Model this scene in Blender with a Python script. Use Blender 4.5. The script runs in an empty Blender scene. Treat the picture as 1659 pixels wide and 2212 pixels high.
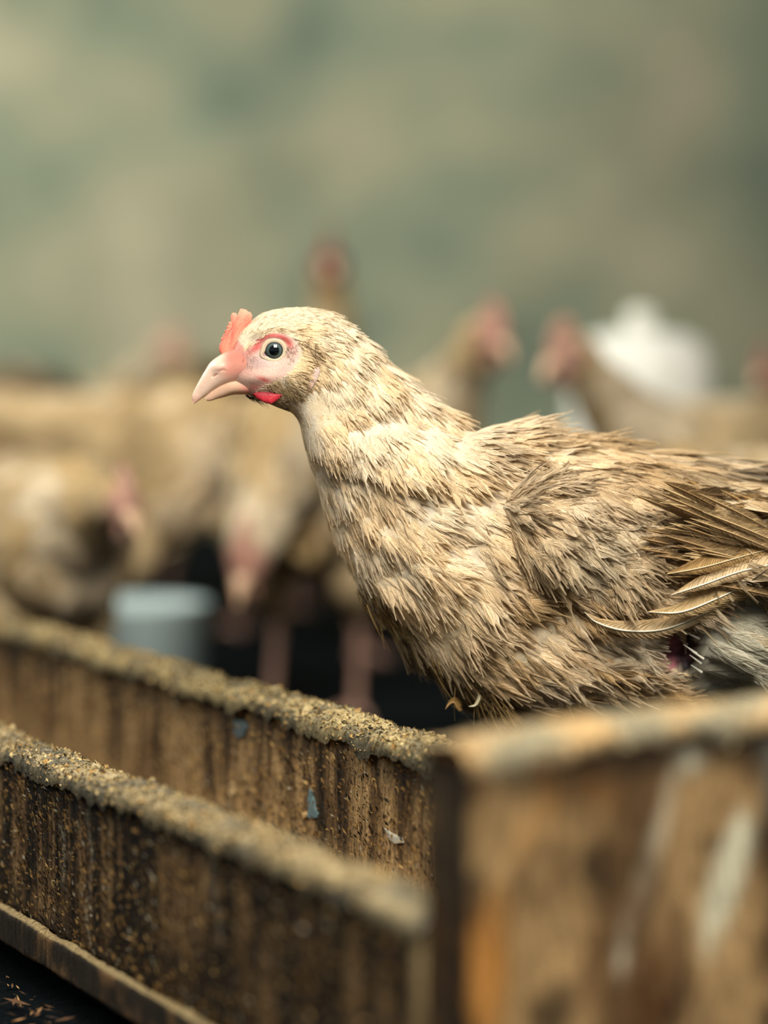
import bpy, math, random
import numpy as np
from mathutils import Vector

random.seed(7)
rng = np.random.default_rng(11)
S = bpy.context.scene
COL = S.collection

# ------------------------------------------------------------------ camera
CAM = np.array([0.0, 0.0, 0.34])
F = 5876.0                                   # focal length in pixels of the 1659 wide frame
PITCH = math.radians(3.66)
FWD = np.array([0, math.cos(PITCH), -math.sin(PITCH)])
UP = np.array([0, math.sin(PITCH), math.cos(PITCH)])
RT = np.array([1.0, 0, 0])
cd = bpy.data.cameras.new('camera')
cam = bpy.data.objects.new('camera', cd)
COL.objects.link(cam)
cam.location = CAM
cam.rotation_euler = (math.pi / 2 - PITCH, 0, 0)
cd.sensor_fit = 'HORIZONTAL'
cd.sensor_width = 24.0
cd.lens = 24.0 * F / 1659.0
cd.clip_start = 0.05
cd.dof.use_dof = True
cd.dof.focus_distance = 1.398
cd.dof.aperture_fstop = 2.3
S.camera = cam

# ------------------------------------------------------------------ world, light, exposure
S.view_settings.view_transform = 'Standard'
S.view_settings.look = 'None'
S.view_settings.exposure = 0.0
S.view_settings.gamma = 1.0
S.view_settings.use_curve_mapping = False
w = bpy.data.worlds.new('shed_air')
S.world = w
w.use_nodes = True
w.node_tree.nodes['Background'].inputs[0].default_value = (0.85, 0.95, 1.0, 1)
w.node_tree.nodes['Background'].inputs[1].default_value = 0.16


def area_light(name, loc, target, size, energy, color):
    ld = bpy.data.lights.new(name, 'AREA')
    ld.shape = 'RECTANGLE'
    ld.size, ld.size_y = size
    ld.energy = energy
    ld.color = color
    lo = bpy.data.objects.new(name, ld)
    COL.objects.link(lo)
    lo.location = loc
    lo.rotation_euler = (Vector(target) - Vector(loc)).to_track_quat('-Z', 'Y').to_euler()
    return lo


area_light('roof_skylight', (0.35, -0.30, 2.0), (0.05, 1.5, 0.2), (1.2, 1.2), 112, (1.0, 0.93, 0.82))
area_light('open_shed_side', (-2.8, 3.0, 2.3), (0.2, 4.0, 0.7), (1.6, 1.4), 130, (1.0, 0.98, 0.90))


# ------------------------------------------------------------------ helpers
def W(px, py, d):
    """World point seen at pixel (px, py) at depth d."""
    px = np.asarray(px, float); py = np.asarray(py, float); d = np.asarray(d, float)
    a = (px - 829.5) / F * d
    b = (1106.0 - py) / F * d
    return CAM + a[..., None] * RT + b[..., None] * UP + d[..., None] * FWD


def proj(P):
    q = P - CAM
    d = q @ FWD
    return 829.5 + F * (q @ RT) / d, 1106.0 - F * (q @ UP) / d, d


def lin(r, g, b):
    c = np.array([r, g, b], float) / 255.0
    return np.where(c <= 0.04045, c / 12.92, ((c + 0.055) / 1.055) ** 2.4)


def vnoise(p, seed=0):
    p = np.asarray(p, float)
    i = np.floor(p).astype(np.int64)
    f = p - i
    f = f * f * (3 - 2 * f)
    out = np.zeros(p.shape[:-1])
    for dx in (0, 1):
        for dy in (0, 1):
            for dz in (0, 1):
                h = ((i[..., 0] + dx) * 374761393 + (i[..., 1] + dy) * 668265263 + (i[..., 2] + dz) * 2147483647 + seed * 974711) & 0xFFFFFFFF
                h = ((h ^ (h >> 13)) * 1274126177) & 0xFFFFFFFF
                h = (h ^ (h >> 16)) & 0xFFFFFFFF
                v = h / 4294967295.0
                wt = (f[..., 0] if dx else 1 - f[..., 0]) * (f[..., 1] if dy else 1 - f[..., 1]) * (f[..., 2] if dz else 1 - f[..., 2])
                out += v * wt
    return out


def fbm(p, o=4, seed=0):
    s = 0; a = 0.5; t = 0
    p = np.asarray(p, float)
    for k in range(o):
        s = s + a * vnoise(p * 2 ** k + k * 17.3, seed + k)
        t += a
        a *= 0.5
    return s / t


def sstep(a, b, x):
    t = np.clip((x - a) / (b - a), 0, 1)
    return t * t * (3 - 2 * t)


def in_poly(px, py, poly):
    r = np.zeros(np.shape(px), bool)
    n = len(poly)
    for i in range(n):
        x0, y0 = poly[i]; x1, y1 = poly[(i + 1) % n]
        if y0 == y1:
            continue
        c = ((y0 > py) != (y1 > py)) & (px < (x1 - x0) * (py - y0) / (y1 - y0) + x0)
        r ^= c
    return r


def poly_dist(px, py, poly):
    """Signed distance to the polygon, positive inside."""
    d = np.full(np.shape(px), 1e9)
    n = len(poly)
    for i in range(n):
        x0, y0 = poly[i]; x1, y1 = poly[(i + 1) % n]
        vx, vy = x1 - x0, y1 - y0
        t = np.clip(((px - x0) * vx + (py - y0) * vy) / (vx * vx + vy * vy + 1e-9), 0, 1)
        d = np.minimum(d, np.hypot(px - x0 - t * vx, py - y0 - t * vy))
    return np.where(in_poly(px, py, poly), d, -d)


def mixc(a, b, t):
    t = np.asarray(t)[..., None]
    return a * (1 - t) + b * t


def empty(name, loc=(0, 0, 0), rz=0.0, label=None, cat=None, group=None, scale=1.0):
    o = bpy.data.objects.new(name, None)
    COL.objects.link(o)
    o.location = loc
    o.rotation_euler = (0, 0, rz)
    o.scale = (scale,) * 3
    o.empty_display_size = 0.05
    if label: o['label'] = label
    if cat: o['category'] = cat
    if group: o['group'] = group
    return o


def mesh_obj(name, V, Fc, mat, parent=None, col=None, attr=None, smooth=True, local=None):
    """Faces: an int array (n,3) or (n,4)."""
    V = np.asarray(V, float).reshape(-1, 3)
    if local is not None:
        V = V - np.asarray(local)
    me = bpy.data.meshes.new(name)
    Fc = np.asarray(Fc, np.int32)
    k = Fc.shape[1]
    me.vertices.add(len(V)); me.vertices.foreach_set('co', V.astype(np.float32).ravel())
    me.loops.add(Fc.size); me.loops.foreach_set('vertex_index', Fc.ravel())
    me.polygons.add(len(Fc))
    me.polygons.foreach_set('loop_start', np.arange(0, Fc.size, k, dtype=np.int32))
    me.polygons.foreach_set('use_smooth', np.full(len(Fc), smooth))
    me.update(calc_edges=True)
    if col is not None:
        a = me.attributes.new('Col', 'FLOAT_COLOR', 'POINT')
        c = np.ones((len(V), 4), np.float32); c[:, :3] = np.asarray(col).reshape(-1, 3)
        a.data.foreach_set('color', c.ravel())
    if attr is not None:
        a = me.attributes.new('bc', 'FLOAT_VECTOR', 'POINT')
        a.data.foreach_set('vector', np.asarray(attr, np.float32).ravel())
    me.materials.append(mat)
    o = bpy.data.objects.new(name, me)
    COL.objects.link(o)
    if parent is not None:
        o.parent = parent
    return o


def hair_obj(name, P, R, C, mat, parent=None, local=None):
    """P (n,k,3), R (n,k), C (n,3)."""
    n, k = P.shape[:2]
    if local is not None:
        P = P - np.asarray(local)
    hc = bpy.data.hair_curves.new(name)
    hc.add_curves([k] * n)
    hc.attributes['position'].data.foreach_set('vector', P.astype(np.float32).ravel())
    ra = hc.attributes.get('radius') or hc.attributes.new('radius', 'FLOAT', 'POINT')
    ra.data.foreach_set('value', R.astype(np.float32).ravel())
    ca = hc.attributes.new('Col', 'FLOAT_COLOR', 'CURVE')
    c = np.ones((n, 4), np.float32); c[:, :3] = C
    ca.data.foreach_set('color', c.ravel())
    hc.materials.append(mat)
    o = bpy.data.objects.new(name, hc)
    COL.objects.link(o)
    if parent is not None:
        o.parent = parent
    return o


def grid_faces(nu, nv, wrap_v=False, wrap_u=False):
    iu = np.arange(nu if wrap_u else nu - 1)
    iv = np.arange(nv if wrap_v else nv - 1)
    U, V = np.meshgrid(iu, iv, indexing='ij')
    a = U * nv + V; b = U * nv + (V + 1) % nv
    c = ((U + 1) % nu) * nv + (V + 1) % nv; d = ((U + 1) % nu) * nv + V
    return np.stack([a, b, c, d], -1).reshape(-1, 4)


def crom(K, t):
    """Catmull-Rom through rows of K at parameters t in 0..len-1."""
    K = np.asarray(K, float)
    n = len(K)
    i = np.clip(np.floor(t).astype(int), 0, n - 2)
    f = (t - i)[:, None]
    p1, p2 = K[i], K[i + 1]
    p0 = np.where((i > 0)[:, None], K[np.maximum(i - 1, 0)], 2 * p1 - p2)
    p3 = np.where((i + 2 < n)[:, None], K[np.minimum(i + 2, n - 1)], 2 * p2 - p1)
    return 0.5 * (2 * p1 + (p2 - p0) * f + (2 * p0 - 5 * p1 + 4 * p2 - p3) * f ** 2 + (3 * p1 - p0 - 3 * p2 + p3) * f ** 3)


def loft(top, bot, hw, side, t, nv, expo=1.0, side_scale=None):
    """Rings between top and bottom points, half width hw along `side`. All given per station."""
    T = crom(top, t); B = crom(bot, t)
    H = np.maximum(crom(np.asarray(hw)[:, None], t)[:, 0], 1e-5)
    c = (T + B) / 2; r = (T - B) / 2
    a = np.linspace(0, 2 * np.pi, nv, endpoint=False)
    ca, sa = np.cos(a), np.sin(a)
    e = expo
    cx = np.sign(ca) * np.abs(ca) ** e
    sx = np.sign(sa) * np.abs(sa) ** e
    P = c[:, None, :] + r[:, None, :] * cx[None, :, None] + H[:, None, None] * sx[None, :, None] * np.asarray(side)[None, None, :]
    return P


def cap_faces(nu, nv):
    f = []
    return f


def grid_normals(P, wrap_v=True):
    du = np.gradient(P, axis=0)
    if wrap_v:
        dv = (np.roll(P, -1, 1) - np.roll(P, 1, 1)) / 2
    else:
        dv = np.gradient(P, axis=1)
    n = np.cross(dv, du)
    n /= np.linalg.norm(n, axis=-1, keepdims=True) + 1e-12
    du = du / (np.linalg.norm(du, axis=-1, keepdims=True) + 1e-12)
    return n, du


def sample_grid(P, N, D, n, wrap_v=True, wfun=None, seed=0):
    """Random points on a grid surface, density weighted by wfun per cell. Returns pos, normal, du."""
    r = np.random.default_rng(seed)
    nu, nv = P.shape[:2]
    Q = np.concatenate([P, P[:, :1]], 1) if wrap_v else P
    e1 = Q[1:, :-1] - Q[:-1, :-1]; e2 = Q[:-1, 1:] - Q[:-1, :-1]
    A = np.linalg.norm(np.cross(e1, e2), axis=-1)
    if wfun is not None:
        A = A * wfun(P[:-1, :A.shape[1]])
    p = A.ravel() / A.sum()
    # stratified choice
    cs = np.cumsum(p)
    pick = np.searchsorted(cs, (np.arange(n) + r.random(n)) / n)
    pick = np.clip(pick, 0, len(p) - 1)
    iu, iv = np.divmod(pick, A.shape[1])
    fu, fv = r.random(n)[:, None], r.random(n)[:, None]
    iv2 = (iv + 1) % nv if wrap_v else np.minimum(iv + 1, nv - 1)
    iu2 = iu + 1

    def bil(X):
        return (X[iu, iv] * (1 - fu) * (1 - fv) + X[iu2, iv] * fu * (1 - fv) + X[iu, iv2] * (1 - fu) * fv + X[iu2, iv2] * fu * fv)
    pos = bil(P); nn = bil(N); dd = bil(D)
    nn /= np.linalg.norm(nn, axis=1, keepdims=True) + 1e-12
    dd /= np.linalg.norm(dd, axis=1, keepdims=True) + 1e-12
    return pos, nn, dd


# ------------------------------------------------------------------ feathers
def make_feathers(root, nrm, direc, L, Wd, col, tipcol, lift, curl, mat, name, parent, local=None,
                  hairs=8, hair_mat=None, seed=0, hair_r=0.00017, kind='stuff', point=0.0):
    """Vaned feathers as small curved blades plus loose barbs at their rims."""
    r = np.random.default_rng(seed)
    n = len(root)
    T = direc - (direc * nrm).sum(1, keepdims=True) * nrm
    T /= np.linalg.norm(T, axis=1, keepdims=True) + 1e-12
    B = np.cross(nrm, T)
    s = np.array([0, .18, .38, .58, .76, .90, 1.0])
    wp = np.array([.30, .72, .95, 1.0, .85, .55, .10])
    c = np.array([-1.0, 0, 1.0])
    bend = r.normal(0, .12, n)

    def at(sv, cv, idx=slice(None)):
        """sv, cv shape (n,m)."""
        w_ = np.interp(sv, s, wp)
        LL = L[idx, None]; WW = Wd[idx, None]
        x = LL * sv
        y = WW * w_ * cv + LL * bend[idx, None] * sv ** 2
        z = LL * (lift[idx, None] * sv - curl[idx, None] * sv ** 2) - WW * .25 * w_ * cv ** 2 - LL * .012
        x = x + 0.25 * WW * np.abs(cv) * w_ * 0.3
        return root[idx, None, :] + x[..., None] * T[idx, None, :] + y[..., None] * B[idx, None, :] + z[..., None] * nrm[idx, None, :]
    sv = np.repeat(s, 3)[None, :].repeat(n, 0)
    sv = sv + (r.random((n, 21)) - .5) * .07 * (np.tile(np.abs(c), 7)[None, :])
    cv = np.tile(c, 7)[None, :] * (1 + (r.random((n, 21)) - .5) * .35)
    V = at(np.clip(sv, 0, 1), cv)
    f0 = []
    for i in range(6):
        for j in range(2):
            f0.append([i * 3 + j, i * 3 + j + 1, i * 3 + j + 4, i * 3 + j + 3])
    f0 = np.array(f0)
    Fc = (f0[None] + (np.arange(n) * 21)[:, None, None]).reshape(-1, 4)
    tt = np.clip(sv, 0, 1) ** 2
    CC = col[:, None, :] * (1 - tt[..., None]) + tipcol[:, None, :] * tt[..., None]
    rnd = r.random(n)
    bc = np.stack([sv * L[:, None] * 1000 - .8 * np.abs(cv) * Wd[:, None] * 1000, np.repeat(rnd[:, None] * 60, 21, 1), cv], -1)
    o = mesh_obj(name, V.reshape(-1, 3), Fc, mat, parent, CC.reshape(-1, 3), bc.reshape(-1, 3), local=local)
    if kind: o['kind'] = kind
    if hairs:
        idx = np.repeat(np.arange(n), hairs)
        m = len(idx)
        s0 = r.random(m) * .75 + .12
        sd = np.where(r.random(m) < .5, -1, 1)
        reach = 1.2 + .9 * r.random(m)
        k = 4
        q = np.linspace(0, 1, k)[None, :]
        ss = np.clip(s0[:, None] + q * (.34 + .30 * r.random(m))[:, None], 0, 1.22)
        cc = sd[:, None] * (q ** .8) * reach[:, None] * r.random(m)[:, None] + (r.random(m)[:, None] - .5) * .8
        P = at(ss, cc, idx)
        over = np.clip(ss - 1, 0, 1)
        P = P + (over * L[idx, None])[..., None] * T[idx, None, :]
        P = P + (q * (r.random(m)[:, None] * .14 + .03) * Wd[idx, None])[..., None] * nrm[idx, None, :]
        R = hair_r * (1 - .75 * q) * (.6 + .8 * r.random(m))[:, None]
        ci = np.clip(s0 + .2, 0, 1) ** 2
        C = col[idx] * (1 - ci[:, None]) + tipcol[idx] * ci[:, None]
        C = C * (.84 + .26 * r.random(m))[:, None]
        dark = r.random(m) < .05  # some strands darkened to paint the shadow gaps between barbs
        C[dark] *= np.array([.30, .24, .18])
        h = hair_obj(name.replace('feathers', 'barbs') if 'feathers' in name else name + '_barbs', P, R, C, hair_mat or mat, parent, local)
        h['kind'] = 'stuff'
    return o


# ------------------------------------------------------------------ materials
def new_mat(name):
    m = bpy.data.materials.new(name)
    m.use_nodes = True
    nt = m.node_tree
    b = nt.nodes['Principled BSDF']
    return m, nt, b


def N_(nt, t, **kw):
    n = nt.nodes.new(t)
    for k, v in kw.items():
        if k.startswith('i_'):
            n.inputs[k[2:].replace('_', ' ')].default_value = v
        else:
            setattr(n, k, v)
    return n


def ramp(nt, src, stops):
    r = nt.nodes.new('ShaderNodeValToRGB')
    el = r.color_ramp.elements
    while len(el) < len(stops): el.new(0.5)
    for e, (p, c) in zip(el, stops):
        e.position = p
        e.color = (c, c, c, 1) if np.isscalar(c) else (*c, 1)
    nt.links.new(src, r.inputs[0])
    return r.outputs[0]


def mul(nt, a, b, fac=1.0, typ='MULTIPLY'):
    m = nt.nodes.new('ShaderNodeMix'); m.data_type = 'RGBA'; m.blend_type = typ
    m.inputs[0].default_value = fac
    nt.links.new(a, m.inputs[6]); nt.links.new(b, m.inputs[7])
    return m.outputs[2]


def feather_material():
    m, nt, b = new_mat('feather_vane')
    a = N_(nt, 'ShaderNodeAttribute', attribute_name='Col')
    v = N_(nt, 'ShaderNodeAttribute', attribute_name='bc')
    mp = N_(nt, 'ShaderNodeMapping'); mp.inputs['Scale'].default_value = (2.6, 1, .35)
    nt.links.new(v.outputs['Vector'], mp.inputs[0])
    n = N_(nt, 'ShaderNodeTexNoise', i_Scale=1.0, i_Detail=3.0)
    nt.links.new(mp.outputs[0], n.inputs['Vector'])
    c = ramp(nt, n.outputs[0], [(.32, .82), (.5, .98), (.7, 1.08)])
    out = mul(nt, a.outputs['Color'], c)
    nt.links.new(out, b.inputs['Base Color'])
    b.inputs['Roughness'].default_value = .75
    b.inputs['Specular IOR Level'].default_value = .18
    b.inputs['Sheen Weight'].default_value = .12
    bp = N_(nt, 'ShaderNodeBump'); bp.inputs['Strength'].default_value = .35; bp.inputs['Distance'].default_value = .0004
    nt.links.new(n.outputs[0], bp.inputs['Height'])
    nt.links.new(bp.outputs[0], b.inputs['Normal'])
    tr = N_(nt, 'ShaderNodeBsdfTranslucent')
    nt.links.new(out, tr.inputs['Color'])
    mx = N_(nt, 'ShaderNodeMixShader'); mx.inputs[0].default_value = .22
    nt.links.new(b.outputs[0], mx.inputs[1]); nt.links.new(tr.outputs[0], mx.inputs[2])
    nt.links.new(mx.outputs[0], nt.nodes['Material Output'].inputs[0])
    return m


def barb_material():
    m, nt, b = new_mat('feather_barb')
    a = N_(nt, 'ShaderNodeAttribute', attribute_name='Col')
    nt.links.new(a.outputs['Color'], b.inputs['Base Color'])
    b.inputs['Roughness'].default_value = .8
    b.inputs['Specular IOR Level'].default_value = .1
    tr = N_(nt, 'ShaderNodeBsdfTranslucent')
    nt.links.new(a.outputs['Color'], tr.inputs['Color'])
    mx = N_(nt, 'ShaderNodeMixShader'); mx.inputs[0].default_value = .35
    nt.links.new(b.outputs[0], mx.inputs[1]); nt.links.new(tr.outputs[0], mx.inputs[2])
    nt.links.new(mx.outputs[0], nt.nodes['Material Output'].inputs[0])
    return m


def col_material(name, rough=.6, spec=.3, sss=0.0, bump=0.0, bscale=900, mottled=0.0, coat=0.0):
    m, nt, b = new_mat(name)
    a = N_(nt, 'ShaderNodeAttribute', attribute_name='Col')
    out = a.outputs['Color']
    tc = N_(nt, 'ShaderNodeTexCoord')
    n = N_(nt, 'ShaderNodeTexNoise', i_Scale=bscale, i_Detail=4.0)
    nt.links.new(tc.outputs['Object'], n.inputs['Vector'])
    if mottled:
        out = mul(nt, out, ramp(nt, n.outputs[0], [(.3, 1 - mottled), (.7, 1 + mottled * .5)]))
    nt.links.new(out, b.inputs['Base Color'])
    b.inputs['Roughness'].default_value = rough
    b.inputs['Specular IOR Level'].default_value = spec
    b.inputs['Coat Weight'].default_value = coat
    b.inputs['Coat Roughness'].default_value = .2
    if sss:
        b.inputs['Subsurface Weight'].default_value = sss
        b.inputs['Subsurface Radius'].default_value = (.003, .0012, .0008)
        b.inputs['Subsurface Scale'].default_value = 1.0
    if bump:
        bp = N_(nt, 'ShaderNodeBump'); bp.inputs['Strength'].default_value = .6; bp.inputs['Distance'].default_value = bump
        nt.links.new(n.outputs[0], bp.inputs['Height'])
        nt.links.new(bp.outputs[0], b.inputs['Normal'])
    return m


def wood_material():
    """Rough sawn board: vertex colour stains times fine vertical fibres (object z is up)."""
    m, nt, b = new_mat('stained_board')
    a = N_(nt, 'ShaderNodeAttribute', attribute_name='Col')
    v = N_(nt, 'ShaderNodeAttribute', attribute_name='bc')      # metres along, up, across
    mp = N_(nt, 'ShaderNodeMapping'); mp.inputs['Scale'].default_value = (420, 55, 200)
    nt.links.new(v.outputs['Vector'], mp.inputs[0])
    n = N_(nt, 'ShaderNodeTexNoise', i_Scale=1.0, i_Detail=5.0, i_Roughness=.65)
    nt.links.new(mp.outputs[0], n.inputs['Vector'])
    mp2 = N_(nt, 'ShaderNodeMapping'); mp2.inputs['Scale'].default_value = (900, 500, 700)
    nt.links.new(v.outputs['Vector'], mp2.inputs[0])
    n2 = N_(nt, 'ShaderNodeTexNoise', i_Scale=1.0, i_Detail=3.0)
    nt.links.new(mp2.outputs[0], n2.inputs['Vector'])
    c = ramp(nt, n.outputs[0], [(.30, .28), (.47, .80), (.56, 1.05), (.72, 1.45)])
    c2 = ramp(nt, n2.outputs[0], [(.30, .55), (.5, 1.0), (.75, 1.35)])
    out = mul(nt, mul(nt, a.outputs['Color'], c), c2)
    nt.links.new(out, b.inputs['Base Color'])
    b.inputs['Roughness'].default_value = .85
    b.inputs['Specular IOR Level'].default_value = .15
    bp = N_(nt, 'ShaderNodeBump'); bp.inputs['Strength'].default_value = .8; bp.inputs['Distance'].default_value = .0012
    nt.links.new(c, bp.inputs['Height'])
    bp2 = N_(nt, 'ShaderNodeBump'); bp2.inputs['Strength'].default_value = .7; bp2.inputs['Distance'].default_value = .0008
    nt.links.new(n2.outputs[0], bp2.inputs['Height']); nt.links.new(bp.outputs[0], bp2.inputs['Normal'])
    nt.links.new(bp2.outputs[0], b.inputs['Normal'])
    return m


def wall_material():
    m, nt, b = new_mat('mottled_plaster')
    tc = N_(nt, 'ShaderNodeTexCoord')
    n = N_(nt, 'ShaderNodeTexNoise', i_Scale=3.2, i_Detail=5.0, i_Roughness=.55)
    nt.links.new(tc.outputs['Object'], n.inputs['Vector'])
    n2 = N_(nt, 'ShaderNodeTexNoise', i_Scale=1.3, i_Detail=3.0)
    nt.links.new(tc.outputs['Object'], n2.inputs['Vector'])
    c = ramp(nt, n.outputs[0], [(.32, tuple(lin(106, 119, 104))), (.46, tuple(lin(136, 146, 122))), (.56, tuple(lin(158, 158, 130))), (.70, tuple(lin(180, 174, 146)))])
    c2 = ramp(nt, n2.outputs[0], [(.32, .62), (.62, 1.12)])
    out = mul(nt, c, c2)
    nt.links.new(out, b.inputs['Base Color'])
    b.inputs['Roughness'].default_value = .9
    bp = N_(nt, 'ShaderNodeBump'); bp.inputs['Strength'].default_value = .5; bp.inputs['Distance'].default_value = .01
    nt.links.new(n.outputs[0], bp.inputs['Height']); nt.links.new(bp.outputs[0], b.inputs['Normal'])
    return m


def floor_material():
    m, nt, b = new_mat('shade_dark_litter_floor')
    tc = N_(nt, 'ShaderNodeTexCoord')
    n = N_(nt, 'ShaderNodeTexNoise', i_Scale=45, i_Detail=6.0, i_Roughness=.7)
    nt.links.new(tc.outputs['Object'], n.inputs['Vector'])
    c = ramp(nt, n.outputs[0], [(.35, (.0015, .003, .004)), (.6, (.004, .006, .007)), (.85, (.02, .016, .012))])  # near-black: shade lying on the litter is painted into its colour
    nt.links.new(c, b.inputs['Base Color'])
    b.inputs['Roughness'].default_value = 1.0
    b.inputs['Specular IOR Level'].default_value = .03
    bp = N_(nt, 'ShaderNodeBump'); bp.inputs['Strength'].default_value = .8; bp.inputs['Distance'].default_value = .01
    nt.links.new(n.outputs[0], bp.inputs['Height']); nt.links.new(bp.outputs[0], b.inputs['Normal'])
    return m


def flat_material(name, c, rough=.5, spec=.4, trans=0.0):
    m, nt, b = new_mat(name)
    tc = N_(nt, 'ShaderNodeTexCoord')
    n = N_(nt, 'ShaderNodeTexNoise', i_Scale=25, i_Detail=3.0)
    nt.links.new(tc.outputs['Object'], n.inputs['Vector'])
    r = ramp(nt, n.outputs[0], [(.3, tuple(np.asarray(c) * .82)), (.7, tuple(c))])
    nt.links.new(r, b.inputs['Base Color'])
    b.inputs['Roughness'].default_value = rough
    b.inputs['Specular IOR Level'].default_value = spec
    return m


def eye_material(name, radius, axis):
    """Pupil, iris rings by angle from the optical axis (object space)."""
    m, nt, b = new_mat(name)
    tc = N_(nt, 'ShaderNodeTexCoord')
    nz = N_(nt, 'ShaderNodeVectorMath', operation='NORMALIZE')
    nt.links.new(tc.outputs['Object'], nz.inputs[0])
    dt = N_(nt, 'ShaderNodeVectorMath', operation='DOT_PRODUCT')
    dt.inputs[1].default_value = axis
    nt.links.new(nz.outputs[0], dt.inputs[0])
    ac = N_(nt, 'ShaderNodeMath', operation='ARCCOSINE')
    nt.links.new(dt.outputs['Value'], ac.inputs[0])
    r = nt.nodes.new('ShaderNodeValToRGB')
    el = r.color_ramp.elements
    st = [(0, (.002, .003, .004)), (.41, (.002, .003, .004)), (.45, tuple(lin(70, 88, 84))), (.58, tuple(lin(92, 105, 98))), (.68, tuple(lin(60, 72, 74))), (.74, tuple(lin(22, 28, 34))), (.92, tuple(lin(25, 25, 32))), (1.0, tuple(lin(90, 70, 90)))]
    while len(el) < len(st): el.new(.5)
    for e, (p, c) in zip(el, st):
        e.position = p; e.color = (*c, 1)
    nt.links.new(ac.outputs[0], r.inputs[0])
    nt.links.new(r.outputs[0], b.inputs['Base Color'])
    b.inputs['Roughness'].default_value = .06
    b.inputs['Specular IOR Level'].default_value = .6
    b.inputs['Coat Weight'].default_value = .7
    b.inputs['Coat Roughness'].default_value = .02
    return m


M_F = feather_material()
M_B = barb_material()
M_SKIN = col_material('bare_skin', .5, .35, sss=.25, bump=.00035, bscale=1600, mottled=.18)
M_BEAK = col_material('beak_horn', .35, .45, sss=.25, bump=.00006, bscale=600, mottled=.04, coat=.15)
M_DOWN = col_material('under_plumage', .85, .1, mottled=.2, bscale=260)
M_LEG = col_material('leg_scale', .55, .3, bump=.0006, bscale=420, mottled=.2)
M_WOOD = wood_material()
M_CRUST = col_material('dried_crust', .9, .1, bump=.0016, bscale=420, mottled=.45)
M_FLAKE = col_material('crust_flake', .85, .15, mottled=.25, bscale=500)
M_EYE = eye_material('hen_eye', .006, (0, -1, 0))


# ------------------------------------------------------------------ setting: floor and back wall
def plane_grid(name, x0, x1, y0, y1, n, z, mat, amp, sc):
    X, Y = np.meshgrid(np.linspace(x0, x1, n), np.linspace(y0, y1, n), indexing='ij')
    Z = z + amp * (fbm(np.stack([X * sc, Y * sc, X * 0], -1), 4, 3) - .5)
    o = mesh_obj(name, np.stack([X, Y, Z], -1), grid_faces(n, n)[:, ::-1], mat)
    o['kind'] = 'structure'
    return o


plane_grid('floor', -4, 4, -1.5, 5.2, 240, 0.0, floor_material(), .012, 9)
WALLM = wall_material()
YW = 4.9


def wall():
    n, m = 120, 90
    X, Z = np.meshgrid(np.linspace(-4, 4, n), np.linspace(-.02, 3.0, m), indexing='ij')
    Y = YW + .03 * (fbm(np.stack([X * 2.2, Z * 2.2, X * 0], -1), 4, 8) - .5)
    o = mesh_obj('wall_back', np.stack([X, Y, Z], -1), grid_faces(n, m), WALLM)
    o['kind'] = 'structure'


wall()

# ------------------------------------------------------------------ the feeding trough
DIR = np.array([-0.446, 0.895, 0.0]); DIR /= np.linalg.norm(DIR)      # away from the camera, to the left
OUT = np.array([-DIR[1], DIR[0], 0.0])                                # towards the camera's left (outside of the near board)
ZUP = np.array([0, 0, 1.0])


def at_z(px, py, z):
    """Point on the horizontal plane z seen at the pixel."""
    r = W(px, py, 1.0) - CAM
    t = (z - CAM[2]) / r[2]
    return CAM + r * t


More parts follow.
